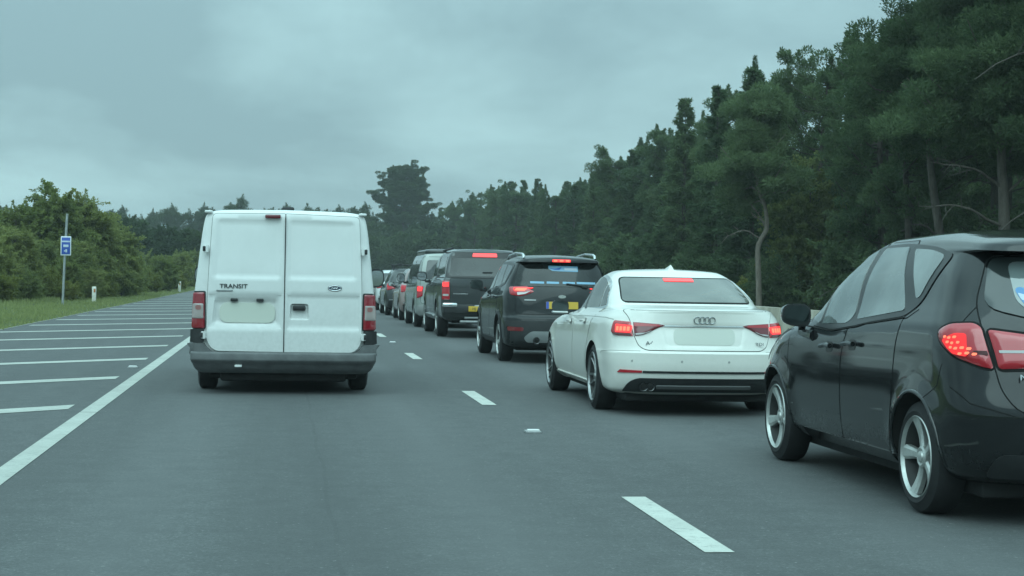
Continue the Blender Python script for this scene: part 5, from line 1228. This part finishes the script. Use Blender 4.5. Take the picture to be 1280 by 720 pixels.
for v_, sg in (('L', -1), ('R', 1)):
    for (a, b) in ((2.95, 3.95), (1.75, 2.85), (.35, 1.65)):
        top = 1.70; c.patch('side_window', rpoly([(a, 1.22), (b, 1.20), (b - (.42 if b > 3 else .0), 1.68), (a + .02, 1.70)], .04), v_, GD, .006, None, .09)
    c.gaps((v_, [(2.9, .4), (2.9, 1.75)], .012), (v_, [(1.70, .4), (1.70, 1.75)], .012), (v_, [(.2, 1.06), (4.2, 1.02)], .012))
    tl = c.patch('tail_light', rpoly([(sg * .93, 1.06), (sg * .78, 1.05), (sg * .80, .80), (sg * .93, .74)], .02), 'B', M_RED(), .016, None, .05, bulge=.01, bw=.03)
    c.patch('brake_bulb', rpoly([(sg * .915, 1.03), (sg * .80, 1.02), (sg * .815, .92), (sg * .915, .92)], .02), 'B', M_LIT(), .03, tl, .05)
    door_mirror(c, sg * 1.11, 3.60, 1.24, sg, .22, .24, .12, M_BLK(), foot=(sg * .93, 3.6, 1.12))
c.patch('rear_door', rpoly([(-.78, 1.78), (.78, 1.78), (.86, 1.15), (.84, .62), (-.84, .62), (-.86, 1.15)], .05), 'B', [SV, M_GAP()], .004, gap=.008, grid=.1)
c.patch('rear_window', rpoly([(-.68, 1.70), (.68, 1.70), (.76, 1.22), (-.76, 1.22)], .06), 'B', GD, .009, None, .09)
c.patch('rear_bumper', rpoly([(-.92, .58), (.92, .58), (.90, .34), (-.90, .34)], .05), 'B', mat('pale_bumper', (.36, .37, .36), .4, metal=.3), .03, None, .08)
c.patch('number_plate', rpoly([(-.26, .86), (.26, .86), (.26, .75), (-.26, .75)], .01), 'B', M_YEL(), .012, None, .08)
prow = [row(1.86, 0, .35, 3.2, .3, 4, .5, 3), row(1.86, .72, .30, 3.25, .3, 4, .5, 3), row(1.92, .73, .28, 3.27, .3, 4, .5, 3), row(1.965, .70, .31, 3.1, .3, 4, .5, 3), row(1.985, .55, .36, 3.0, .3, 4, .5, 3), row(1.99, 0, .4, 2.9, .3, 4, .5, 3)]
c.shell('pop_up_roof', prow, [mat('roof_dark', (.035, .04, .04), .35, coat=.6)], main=False)
add_wheels(c, 'camper', [(.945, 1.0), (.945, 4.0)], .335, .215, .22, 5, 'wide', None, .5)
c.patch('windscreen', rpoly([(-.78, 1.25), (.78, 1.25), (.68, 1.72), (-.68, 1.72)], .06), 'F', GD, .006, None, .12)
bm = bmesh.new(); add_box(bm, (0, 2.4, .28), (1.4, 4.0, .12), .03); bm_obj('underside', bm, M_UND(), c.root)

# ------------------------------------------------------------------ smaller cars farther on
def hatch(name, label, loc, col, W=.86, L=4.1, H=1.48, lit=True, rack=False, met=.3, sc=(1, 1, 1), sv=False, dirtc=(.15, .14, .13)):
    P = paint(name + str(col[0]) + '_paint', col, dirt=.2, dirtcol=dirtc, rough=.3, coat=1, metal=met)
    c = Car(name, label, 'car', loc, 0.0, sc); k = H / 1.48
    rows = [row(.22, 0, .25, L - .2, .3, 3, .6, 2.4), row(.22, W - .14, .2, L - .18, .4, 3, .7, 2.4), row(.30, W - .03, .05, L - .06, .45, 3, .8, 2.4), row(.50, W, .0, L, .45, 3, .9, 2.4), row(.70, W, .02, L - .02, .45, 2.9, .9, 2.4), row([(0, .88 * k), (L, .78 * k)], W - .01, .08, L - .08, .45, 2.8, 1.0, 2.3),
            row([(0, 1.0 * k), (L * .6, .93 * k), (L, .84 * k)], W - .05, .14, L - .25, .45, 2.8, 1.0, 2.3), row([(0, 1.04 * k), (L * .6, .97 * k), (L * .8, .95 * k)], W - .08, .18, L * .78, .45, 2.8, .9, 2.3), row([(0, 1.22 * k), (L * .6, 1.16 * k)], W - .16, .30, L * .68, .4, 3, .7, 2.5), row([(0, 1.37 * k), (L * .5, 1.38 * k)], W - .25, .42, L * .60, .4, 3, .5, 2.8), row([(0, 1.43 * k), (L * .4, 1.455 * k)], W - .36, .48, L * .55, .35, 3, .4, 3), row([(0, 1.45 * k), (L * .4, 1.48 * k)], 0, .5, L * .53, .3, 3, .3, 3)]
    ya, yf_ = .74, L - .82
    c.shell('body', rows, [P, M_UND()], arches=[(ya, .31, .36), (yf_, .31, .36)], flare=.015, halfw=W, depth=.26, sub=4)
    for v_, sg in (('L', -1), ('R', 1)):
        c.patch('window', rpoly([(L * .70, 1.0 * k), (L * .58, 1.26 * k), (L * .48, 1.345 * k), (L * .42, 1.35 * k), (L * .42, 1.01 * k)], .03), v_, GD, .006, None, .1)
        c.patch('window', rpoly([(L * .405, 1.01 * k), (L * .405, 1.35 * k), (.75, 1.31 * k), (.55, 1.16 * k), (.62, 1.07 * k)], .03), v_, GD, .006, None, .1)
        c.gaps((v_, [(L * .41, .35), (L * .41, 1.0)], .01), (v_, [(L * .70, .4), (L * .71, .95)], .01))
        tl = c.patch('tail_light', rpoly([(sg * (W - .04), 1.0 * k), (sg * (W - .22), .97 * k), (sg * (W - .34), .86 * k), (sg * (W - .04), .78 * k)], .03), 'B', M_RED(), .014, None, .05, bulge=.01, bw=.03)
        if lit: c.patch('brake_bulb', rpoly([(sg * (W - .06), .95 * k), (sg * (W - .16), .94 * k), (sg * (W - .2), .87 * k), (sg * (W - .06), .84 * k)], .02), 'B', mat('lit_red_far', (.4, .01, .02), .3, emit=(1, .06, .07), estr=.12), .028, tl, .05)
        door_mirror(c, sg * (W + .10), L * .655, .99 * k, sg, .19, .13, .1, M_BLK(), foot=(sg * (W - .06), L * .65, .93 * k))
        if rack: c.rod('roof_rail', [(.6, 1.43 * k), (L * .5, 1.44 * k)], v_, M_BLK(), .02, .03, None, .2)
    c.patch('rear_window', rpoly([(-(W - .28), 1.34 * k), (W - .28, 1.34 * k), (W - .18, 1.04 * k), (-(W - .18), 1.04 * k)], .05), 'B', GD, .008, None, .08)
    c.patch('number_plate', rpoly([(-.26, .80 * k), (.26, .80 * k), (.26, .69 * k), (-.26, .69 * k)], .01), 'B', M_YEL(), .012, None, .08)
    c.patch('lower_bumper', rpoly([(-(W - .08), .46), (W - .08, .46), (W - .12, .26), (-(W - .12), .26)], .04), 'B', M_BLK(), .006, None, .08)
    c.patch('bumper_strip', rpoly([(-(W - .1), .52), (W - .1, .52), (W - .1, .485), (-(W - .1), .485)], .01), 'B', M_ALD(), .012, None, .08)
    if rack:
        for yy in (.95, L * .44):
            q = c.to3('T', 0, yy); bm = bmesh.new(); add_box(bm, (0, yy, q.z + .11), (W * 1.62, .06, .035), .012)
            for sg in (-1, 1): add_box(bm, (sg * W * .66, yy, q.z + .04), (.06, .08, .14), .015); add_box(bm, (sg * W * .45, yy, q.z + .14), (.10, .05, .05), .01)
            bm_obj('roof_bar', bm, M_BLK(), c.root)
    add_wheels(c, 'hatch', [(W - .005, ya), (W - .005, yf_)], .31, .19, .20, 5, 'thin', None, .4)
    c.patch('windscreen', rpoly([(-(W - .16), .99 * k), (W - .16, .99 * k), (W - .27, 1.34 * k), (-(W - .27), 1.34 * k)], .06), 'F', GD, .006, None, .12)
    return c
hatch('hatchback_car', 'pinkish beige hatchback, only its side showing ahead of the camper van', (4.11, 47.2, 0), (.27, .20, .19), H=1.50, sc=(.97, .95, 1), met=.1, dirtc=(.24, .2, .19))
hatch('estate_car', 'dark car with black roof bars, only partly showing beyond the pinkish hatchback', (4.10, 52.7, 0), (.028, .031, .032), W=.88, L=4.3, H=1.50, rack=True)
hatch('hatchback_car', 'white car farthest along the queue, seen in the slot beside the van mirror', (4.18, 60.2, 0), (.66, .68, .67), H=1.47, lit=False, met=0)
# -- conifers beyond the opposite carriageway
near = [pine(11, 15.5, .42, 4.0, 6.5, .125, nb=74, dead=9, clump=.46, flat=.55, nw=.27, ncl=2.0, tv=.24), pine(12, 14.0, .42, 3.7, 6.5, .125, nb=68, dead=8, clump=.45, flat=.55, nw=.27, ncl=2.0, tv=.24), pine(13, 16.5, .38, 4.3, 6.5, .13, nb=80, dead=8, clump=.47, flat=.55, nw=.27, ncl=2.0, tv=.24)]
mid = [pine(21, 11.0, .08, 2.7, 4.0, .155, nb=66, clump=.42, flat=.7, dead=2, nw=.28, ncl=1.8, tv=.24), pine(22, 12.0, .12, 2.9, 4.0, .155, nb=66, clump=.42, flat=.7, dead=2, nw=.28, ncl=1.8, tv=.24), pine(23, 10.0, .05, 2.6, 4.0, .155, nb=62, leafm=L_PIND, clump=.42, flat=.7, dead=1, nw=.28, ncl=1.8, tv=.24), pine(24, 12.5, .2, 2.7, 3.8, .16, nb=58, top=.10, clump=.44, flat=.8, dead=3, nw=.28, ncl=1.8, tv=.24)]
spr = [spruce(31, 11.0, 1.7, 2.2, .19), spruce(32, 12.0, 2.0, 2.2, .19), spruce(33, 9.5, 1.8, 2.2, .19, leafm=L_PIND)]
shr = [broadleaf(41, 2.6, 1.5, 1.0, .11, L_PINE), broadleaf(42, 2.0, 1.4, 1.1, .10, L_OAK), broadleaf(43, 3.2, 1.6, 1.0, .12, L_PINE)]
GP = 'pines in the wood beyond the far carriageway'
LP = 'dark green pine standing in the dense wood beyond the far carriageway'
LS = 'narrow pointed conifer standing in the wood beyond the far carriageway'
# front row, placed by the outline of the wood against the sky: (X, Y, height, kind)
front = [(18.6, 36.5, 15.0, 'n'), (19.4, 41.0, 15.5, 'n'), (19.8, 44.6, 12.0, 'n'), (21.0, 48.0, 11.0, 'n'), (18.6, 48.6, 8.4, 'm'), (19.6, 53.5, 9.6, 'm'),
         (21.4, 58.5, 9.8, 'm'), (20.6, 63, 10.0, 'm'), (18.8, 66.5, 9.4, 's'), (20.6, 68.5, 10.0, 'm'), (18.6, 71.5, 9.4, 's'), (20.8, 75, 10.2, 'm'),
         (19.2, 80, 9.7, 's'), (22.3, 84, 9.2, 'm'), (21.1, 89, 8.7, 's'), (22.9, 92, 9.4, 's'), (22.5, 98, 9.7, 'm'), (21.5, 103, 8.7, 's'), (23.7, 107, 9.9, 'm'),
         (22.7, 113, 9.7, 'm'), (24.5, 119, 9.3, 'm'), (22.9, 124, 8.7, 's'), (24.9, 129, 9.1, 'm'), (23.5, 136, 8.1, 's'), (25.3, 141, 8.9, 'm'), (23.9, 148, 8.7, 'm'),
         (25.7, 153, 9.3, 's'), (24.5, 160, 9.1, 's'), (25.0, 166, 10.4, 's'), (23.6, 172, 10.2, 'm'), (25.4, 179, 10.9, 's'), (24.2, 186, 11.0, 'm'), (25.8, 192, 11.3, 's'), (24.6, 199, 11.3, 'm'),
         (25.4, 206, 11.5, 's'), (24.2, 214, 11.2, 'm'), (25.0, 222, 11.0, 's'), (23.8, 231, 11.0, 'm'), (24.4, 240, 10.8, 'm'), (23.2, 250, 10.6, 's'), (22.0, 262, 10.2, 'm')]
pi = 0
for (x, y, h, k) in front:
    pr, H0 = {'n': (near[pi % 3], (15.5, 14.0, 16.5)[pi % 3]), 'm': (mid[pi % 4], (11, 12, 10, 12.5)[pi % 4]), 's': (spr[pi % 3], (11, 12, 9.5)[pi % 3])}[k]
    s = (h + .35) / H0; pi += 1
    plant('conifer_tree' if k == 's' else 'pine_tree', pr, x, y, LS if k == 's' else LP, 'tree', GP if k != 's' else 'pointed conifers in the wood', s=s * (1.0 if k != 'm' else 1.06), sz=s)
# depth of the wood behind the front row
yy = 34.0
while yy < 268:
    for d in (4.5, 9.5, 16.0, 25.0):
        x = 19.5 + .021 * min(yy, 200) + d + rng.uniform(-1.6, 1.6); y = yy + rng.uniform(-2.2, 2.2)
        hh = np.interp(yy, [34, 44, 50, 60, 90, 200, 270], [15.0, 13.0, 9.4, 9.0, 8.6, 10.2, 10.2]) * rng.uniform(.84, 1.0) * (1 + d * .006)
        j = int(rng.integers(0, 4))
        if rng.uniform() < .22: j = 10 + j % 3
        pr, H0 = (mid[j], (11, 12, 10, 12.5)[j]) if j < 10 else (spr[j - 10], (11, 12, 9.5)[j - 10])
        plant('conifer_tree' if j >= 10 else 'pine_tree', pr, x, y, LS if j >= 10 else LP, 'tree', GP if j < 10 else 'pointed conifers in the wood', s=hh / H0 * 1.08, sz=hh / H0)
    yy += 5.2 if yy < 120 else 7.5
# undergrowth at the foot of the wood
yy = 36.0; k = 0
while yy < 250:
    plant('shrub', shr[k % 3], 17.0 + .018 * min(yy, 200) + rng.uniform(-.6, 1.6), yy, 'dark leafy shrub at the foot of the conifer wood', 'shrub', 'shrubs at the foot of the wood', s=rng.uniform(.65, 1.15), tn='stem', cn='foliage')
    yy += 2.6 if yy < 110 else 5.0; k += 1
gor = broadleaf(46, 1.9, 1.3, 1.2, .10, L_GORS)
plant('bush', gor, 18.3, 62.0, 'yellowish green bush above the barrier, between white saloon and nearest black car', 'bush', s=.95, tn='stem', cn='foliage')
ash = broadleaf(47, 6.2, 1.7, 1.1, .13, L_SHRB, stems=4)
plant('young_tree', ash, 19.3, 60.8, 'fresh green young leafy tree among dark pines, above the nearest car bonnet', 'tree', s=1.0, tn='trunk', cn='crown')
# bare crooked trunk standing clear at the wood's edge, and three leaning trunks to the right of it
def snag(name, pts, r0, branches, label, barkm, crown=(), tuft=.13):
    g = np.random.default_rng(len(label)); P = np.array(pts, float); n = len(P)
    sm = np.linspace(0, n - 1, 30); Q = np.stack([interp1(sm, list(enumerate(P[:, i]))) for i in range(3)], 1)
    paths = [(Q, np.linspace(r0, r0 * .30, 30))]
    for (t0, v, L, cur) in branches:
        i = int(t0 * 29); v = np.array(v, float); v /= np.linalg.norm(v); s = np.linspace(0, 1, 11)
        B = Q[i] + v * (s * L)[:, None] + np.array([0, 0, 1]) * (cur * np.sin(s * 3.0) * L * .3)[:, None] + np.array([.3, .2, .35]) * (np.sin(s * 9 + t0 * 9) * L * .035 + np.sin(s * 21 + t0) * L * .012)[:, None]
        rb = r0 * .20; paths.append((B, rb * (1 - s * .88) + .005))
        for q in range(9):
            j = g.integers(3, 11); d_ = rdir(1, g)[0] * .9 + v * .6; s2 = np.linspace(0, 1, 5); k = .10 + .25 * g.uniform()
            paths.append((B[j] + d_ * (s2 * L * k)[:, None] - np.array([0, 0, .12]) * (s2 ** 2)[:, None] * L * .5 + rdir(5, g) * .02, np.array([.012, .010, .008, .006, .003])))
    C = []; D = []; tone = []
    for (p, L, m) in crown:                       # leafy limbs at the top: (foot on the trunk, length, how many)
        for q in range(m):
            i = int(min(29, max(0, p * 29 + g.uniform(-2, 2)))); a = g.uniform(0, 6.28); l = L * g.uniform(.5, 1.1); s = np.linspace(0, 1, 6)
            B = Q[i] + np.stack([l * s * math.cos(a), l * s * math.sin(a), l * (.1 + .3 * s) * s + .12 * np.sin(s * 8)], 1); paths.append((B, .035 * (1 - s * .85) + .005))
            for w in range(int(4 + l * 2.5)):
                e = np.array([np.interp(g.uniform(.3, 1.02), s, B[:, k]) for k in range(3)]) + g.normal(size=3) * np.array([.3, .3, .18]); R_ = g.uniform(.3, .6); k = int(520 * (R_ / .5) ** 2)
                u = rdir(k, g) * (g.uniform(.1, 1, k) ** .45)[:, None] * R_ * np.array([1, 1, .6]); C.append(e + u)
                o = u / R_ + np.array([0, 0, .55]) + g.normal(size=(k, 3)) * .65; D.append(o / np.linalg.norm(o, axis=1, keepdims=True)); tone.append(np.clip(g.normal(.42, .16) + g.normal(0, .17, k), 0, 1))
    V, F = tubes(paths, 8)
    x, y = P[0, :2]; r = tag(empty(name, (x, y, ground_z(x, y) - .1)), label, 'tree')
    link(bpy.data.objects.new('trunk', np_mesh('trunk', np.array(V) - np.array([x, y, 0]), F, barkm, True)), r)
    if C:
        C = np.concatenate(C); link(bpy.data.objects.new('crown', leaf_mesh('crown', C - np.array([x, y, 0]), np.concatenate(D), g.uniform(.7, 1.25, len(C)) * tuft, tuft * .27, L_PINE, g, np.concatenate(tone))), r)
    return r
BARKM = m_bark('grey_pine_bark', (0.055, 0.046, 0.038), (0.14, 0.118, 0.10))
snag('pine_tree', [(16.9, 58.6, 0), (16.85, 58.6, 1.4), (16.8, 58.6, 2.5), (17.12, 58.6, 3.3), (17.05, 58.6, 4.0), (16.75, 58.6, 4.7), (16.7, 58.7, 6.0), (16.8, 58.8, 7.6)], .12,
     [(.36, (-1, 0, .05), 1.2, .7), (.43, (-.55, 0, .8), 1.0, .2), (.48, (-.6, .1, .35), .6, .1)], 'pale crooked forked trunk at the wood edge, above the white saloon', m_bark('brown_pale_bark', (0.11, 0.092, 0.075), (0.25, 0.21, 0.175)), [(.66, 1.5, 3), (.74, 1.7, 6), (.84, 1.5, 7), (.93, 1.1, 6), (1.0, .7, 4)])
snag('pine_tree', [(18.0, 44.0, 0), (17.9, 44, 1.5), (17.65, 44, 3.0), (17.4, 44.0, 4.6), (17.3, 44, 6.4), (17.35, 44, 8.6)], .17,
     [(.36, (-.8, -.2, .25), 1.1, .4)], 'grey leaning trunk in the wood above the nearest black car, left of two others', BARKM, [(.70, 1.9, 6), (.82, 2.2, 9), (.9, 1.6, 8), (1.0, 1.0, 5)])
snag('pine_tree', [(17.8, 40.0, 0), (17.8, 40, 1.6), (17.75, 40.0, 3.2), (17.65, 40, 4.6), (17.6, 40, 6.4), (17.6, 40, 9.6)], .19,
     [(.27, (-1, -.3, .14), 2.5, .35), (.37, (-1, -.25, .16), 2.6, .30), (.50, (-.9, -.2, .2), 2.2, .3), (.47, (.9, -.3, .7), 1.6, .2), (.20, (-.4, -.3, -.2), .7, .3)], 'thick trunk with thin curved dead limbs in the wood near the right border', BARKM, [(.66, 2.0, 5), (.74, 2.6, 9), (.82, 2.4, 10), (.94, 1.8, 9)])
snag('pine_tree', [(17.9, 38.6, 0), (18.0, 38.6, 1.6), (18.1, 38.6, 3.2), (18.25, 38.6, 4.8), (18.3, 38.6, 7.0), (18.4, 38.6, 10)], .095,
     [(.36, (.6, -.2, .3), 1.0, .3)], 'slim pale leaning trunk at the right border of the wood', BARKM, [(.68, 1.6, 5), (.78, 2.0, 8), (.9, 1.6, 8)])

# -- far trees closing the road, and the big dark pine
farm = [pine(51, 12.0, .06, 3.8, .9, .34, nb=52, clump=.6, leafm=L_OAK, dead=0, flat=.7), pine(52, 11.0, .10, 3.6, .9, .34, nb=50, clump=.6, leafm=L_OAK, dead=0, flat=.7)]
oak = [broadleaf(53, 9.0, 5.0, .8, .40, L_OAK, stems=7, upright=.2, base=.15), broadleaf(54, 8.0, 4.6, .8, .40, L_OAK, stems=6, upright=.2, base=.15)]
big = pine(57, 18.8, .05, 8.6, 2.2, .24, nb=125, clump=.42, leafm=L_OAK, dead=3, top=.68, flat=.42, rag=(.5, 1.05), candle=2, nw=.3, ncl=2.2)
plant('pine_tree', big, 18.4, 262, 'large dark spreading pine rising alone just right of the white van roof', 'tree', s=1.0, z=-.1)
plant('pine_tree', farm[0], 12.5, 268, 'dark pine close against the large spreading pine, behind the white van', 'tree', s=1.05, z=-.1)
for i, x in enumerate(np.arange(-64, 14, 4.6)):
    y = 286 + rng.uniform(-7, 7); h = (13.4 if abs(x + 8.6) < 2.4 else (12.0 if x < -4 else 12.7)) * rng.uniform(.94, 1.04)
    plant('pine_tree', farm[i % 2], x + rng.uniform(-1, 1), y, 'distant dark pine in the line of trees closing the view behind the white van', 'tree', 'distant pines behind the van', s=h / (12, 11)[i % 2], z=-.1)
for i, (x, y, h) in enumerate([(9.5, 236, 5.5), (13.0, 231, 6), (16.5, 226, 6.5), (19.5, 219, 6), (6.5, 246, 6), (3.0, 252, 6), (14.5, 246, 8), (20.0, 234, 8)]):
    plant('bush', oak[i % 2], x, y, 'dark leafy bush low under the far pines beyond the car queue', 'bush', 'dark bushes under the far pines', s=h / (9, 8)[i % 2], z=-.1, tn='stem', cn='foliage')
for i, (x, y, h) in enumerate([(-25.5, 152, 6.2), (-20.5, 148, 5.6), (-16.6, 150, 5.9), (-13.2, 152, 6.2), (-10.4, 149, 5.3), (-7.6, 153, 5.2), (-30, 150, 6.2), (-22.6, 120, 5.3), (-26, 116, 5.6), (-19.5, 133, 4.5), (-34, 130, 6)]):
    plant('broadleaf_tree', oak[i % 2], x, y, 'distant dark rounded tree on the skyline left of the white van', 'tree', 'distant dark trees left of the van', s=h / (9, 8)[i % 2] * .80, sz=h / (9, 8)[i % 2] * .86, z=.1)
# -- verge side: birch and bushes
birch = [broadleaf(61, 5.0, 2.0, 1.3, .12, L_BIRC, stems=7, droop=.5, upright=.8, wisps=.5), broadleaf(62, 4.2, 1.8, 1.2, .11, L_BIRC, stems=7, droop=.45, upright=.8, wisps=.5)]
bsh = [broadleaf(63, 2.4, 1.5, 1.4, .10, L_SHRB, stems=7, upright=.3), broadleaf(64, 1.7, 1.3, 1.4, .095, L_GORS, stems=7, upright=.3), broadleaf(65, 3.0, 1.6, 1.3, .11, L_BIRC, stems=7, upright=.4)]
for (p, x, y, h, lab) in [(birch[0], -9.9, 76, 5.15, 'tallest yellowish green birch on the left verge, behind the blue sign'), (birch[1], -8.8, 78.5, 4.7, 'feathery birch on the left verge just right of the tallest one'),
                          (birch[1], -11.6, 75, 4.0, 'broad birch at the left border behind the verge bushes'), (birch[0], -13.2, 80, 4.1, 'green birch half hidden at the far left border'),
                          (birch[1], -8.15, 84, 3.7, 'dense green birch leaning down towards the marker post')]:
    plant('birch_tree', p, x, y, lab, 'tree', s=h / (5.0 if p is birch[0] else 4.2) * 1.0, z=.05, tn='trunk', cn='crown')
LB = 'green bush on the left verge behind the blue sign and marker posts'
for i, (x, y, s) in enumerate([(-8.3, 71, .75), (-9.2, 68, .7), (-10.3, 66, .9), (-11.4, 67, .85), (-7.9, 76, .62), (-8.8, 73, .8), (-9.9, 71.5, .9), (-7.8, 82, .75), (-7.5, 88, .72), (-8.4, 92, 1.0), (-7.4, 96, .85), (-7.0, 102, .85),
                               (-8.0, 106, 1.1), (-6.9, 110, .95), (-7.0, 118, 1.0), (-7.8, 124, 1.2), (-6.8, 131, 1.1), (-7.2, 140, 1.2), (-9.2, 98, 1.2), (-9.6, 112, 1.2), (-12.3, 70, .9), (-10.9, 62, .62), (-13.2, 64, .8), (-12.0, 60, .6), (-9.2, 64, .45), (-8.2, 66.5, .42), (-7.7, 70.5, .4), (-7.3, 79, .45), (-9.6, 59, .55), (-10.6, 58, .7), (-11.6, 57.5, .8), (-12.8, 58.5, .9), (-10.1, 61.5, .75), (-8.9, 61, .4), (-9.3, 66, .7), (-8.5, 68.5, .5), (-11.2, 63, .9)]):
    if y >= 82: s *= .78
    plant('bush', bsh[i % 3], x, y, LB, 'bush', 'bushes on the left verge', s=s, tn='stem', cn='foliage', z=.05)

# grass of the verge
g = np.random.default_rng(5); n = 60000
gy_ = 26 + 110 * g.uniform(0, 1, n) ** 1.7; gx_ = -5.72 - np.abs(g.normal(0, 1, n)) ** .9 * 3.4 * (gy_ / 60) ** .5 - .03 + np.where(g.uniform(0, 1, n) < .05, g.uniform(0, .22, n), 0)
gz_ = np.array([ground_z(a, b) for a, b in zip(gx_, gy_)]); pos = np.stack([gx_, gy_, gz_ - .03], 1)
d = np.stack([g.normal(0, .35, n), g.normal(0, .35, n), np.ones(n)], 1); d /= np.linalg.norm(d, axis=1, keepdims=True)
clump_ = .5 + .5 * np.sin(gx_ * 2.1 + 1.3 * np.sin(gy_ * .7)) * np.sin(gy_ * 1.1)
hgt = g.uniform(.05, .14, n) * (.7 + .7 * clump_) * np.where(gx_ < -8.2, 1.7, 1.0)
tag(link(bpy.data.objects.new('grass', leaf_mesh('grass', pos, d, hgt, .022, L_GRAS, g, np.clip(.35 + .3 * clump_ + g.normal(0, .15, n), 0, 1)))), kind='stuff')

# sign on its post and the marker posts
sg = tag(empty('blue_road_sign', (-7.35, 59.3, .0)), 'small blue sign with white border on a tall thin grey post', 'road sign')
bm = bmesh.new(); add_tube(bm, [(-.08, 0, -.1), (-.04, 0, 1.4), (.03, 0, 3.17)], .042, 12); fix_normals(bm)
bm_obj('post', bm, mat('galvanised', (0.34, 0.36, 0.36), 0.5, metal=.3, var=.2), sg)
bm = bmesh.new(); add_box(bm, (.01, -.06, 2.07), (.35, .02, .66), .012); bm_obj('sign_plate', bm, mat('sign_white', (0.72, 0.74, 0.76), 0.45), sg)
bm = bmesh.new(); add_box(bm, (.01, -.073, 2.07), (.285, .006, .575), .002); bl = bm_obj('blue_face', bm, mat('sign_blue', (0.03, 0.09, 0.42), 0.4), sg)
bm = bmesh.new(); add_box(bm, (.01, -.078, 2.22), (.275, .004, .05), .001); add_box(bm, (.012, -.078, 2.07), (.17, .004, .085), .001)
add_box(bm, (.025, -.078, 1.90), (.06, .004, .10), .001); add_box(bm, (-.01, -.078, 1.895), (.08, .004, .04), .001, Matrix.Rotation(R(35), 3, 'Y') if False else None)
bm_obj('sign_marks', bm, mat('sign_white_face', (0.55, 0.62, 0.72), 0.45), sg)
bm = bmesh.new(); add_box(bm, (.0, -.03, 2.25), (.12, .05, .03), .004); add_box(bm, (.0, -.03, 1.9), (.12, .05, .03), .004); bm_obj('clamp', bm, mat('galvanised', (0.34, 0.36, 0.36)), sg)
def marker(x, y, s, label):
    r = tag(empty('marker_post', (x, y, ground_z(x, y))), label, 'marker post', 'white verge marker posts')
    bm = bmesh.new(); add_box(bm, (0, 0, .28 * s), (.16 * s, .07, .62 * s), .03); bm_obj('post', bm, mat('post_white', (0.72, 0.70, 0.62), 0.5, var=.12), r)
    bm = bmesh.new(); add_box(bm, (.02, -.038, .44 * s), (.07 * s, .008, .14 * s), .003); bm_obj('reflector', bm, mat('amber', (0.45, 0.16, 0.05), 0.3), r)
marker(-7.06, 65.6, 1.0, 'white marker post with amber reflector in the grass right of the blue sign')
marker(-6.15, 104, 1.05, 'small distant white marker post by the bushes just left of the van')

# -- added haze volume: lifts dark tones like a windscreen veil; far woods fade a little
bm = bmesh.new(); add_box(bm, (0, 350, 8.5), (1840, 1540, 21.0)); 
hz_ = bm_obj('haze', bm, [], None, False)
hm = bpy.data.materials.new('haze'); hm.use_nodes = True; ht = hm.node_tree; ht.nodes.clear()
hv = ht.nodes.new('ShaderNodeVolumePrincipled'); ho = ht.nodes.new('ShaderNodeOutputMaterial'); ht.links.new(hv.outputs[0], ho.inputs['Volume'])
hv.inputs['Color'].default_value = (0.85, 0.9, 0.9, 1); hv.inputs['Density'].default_value = HAZE
hz_.data.materials.append(hm); tag(hz_, kind='stuff')
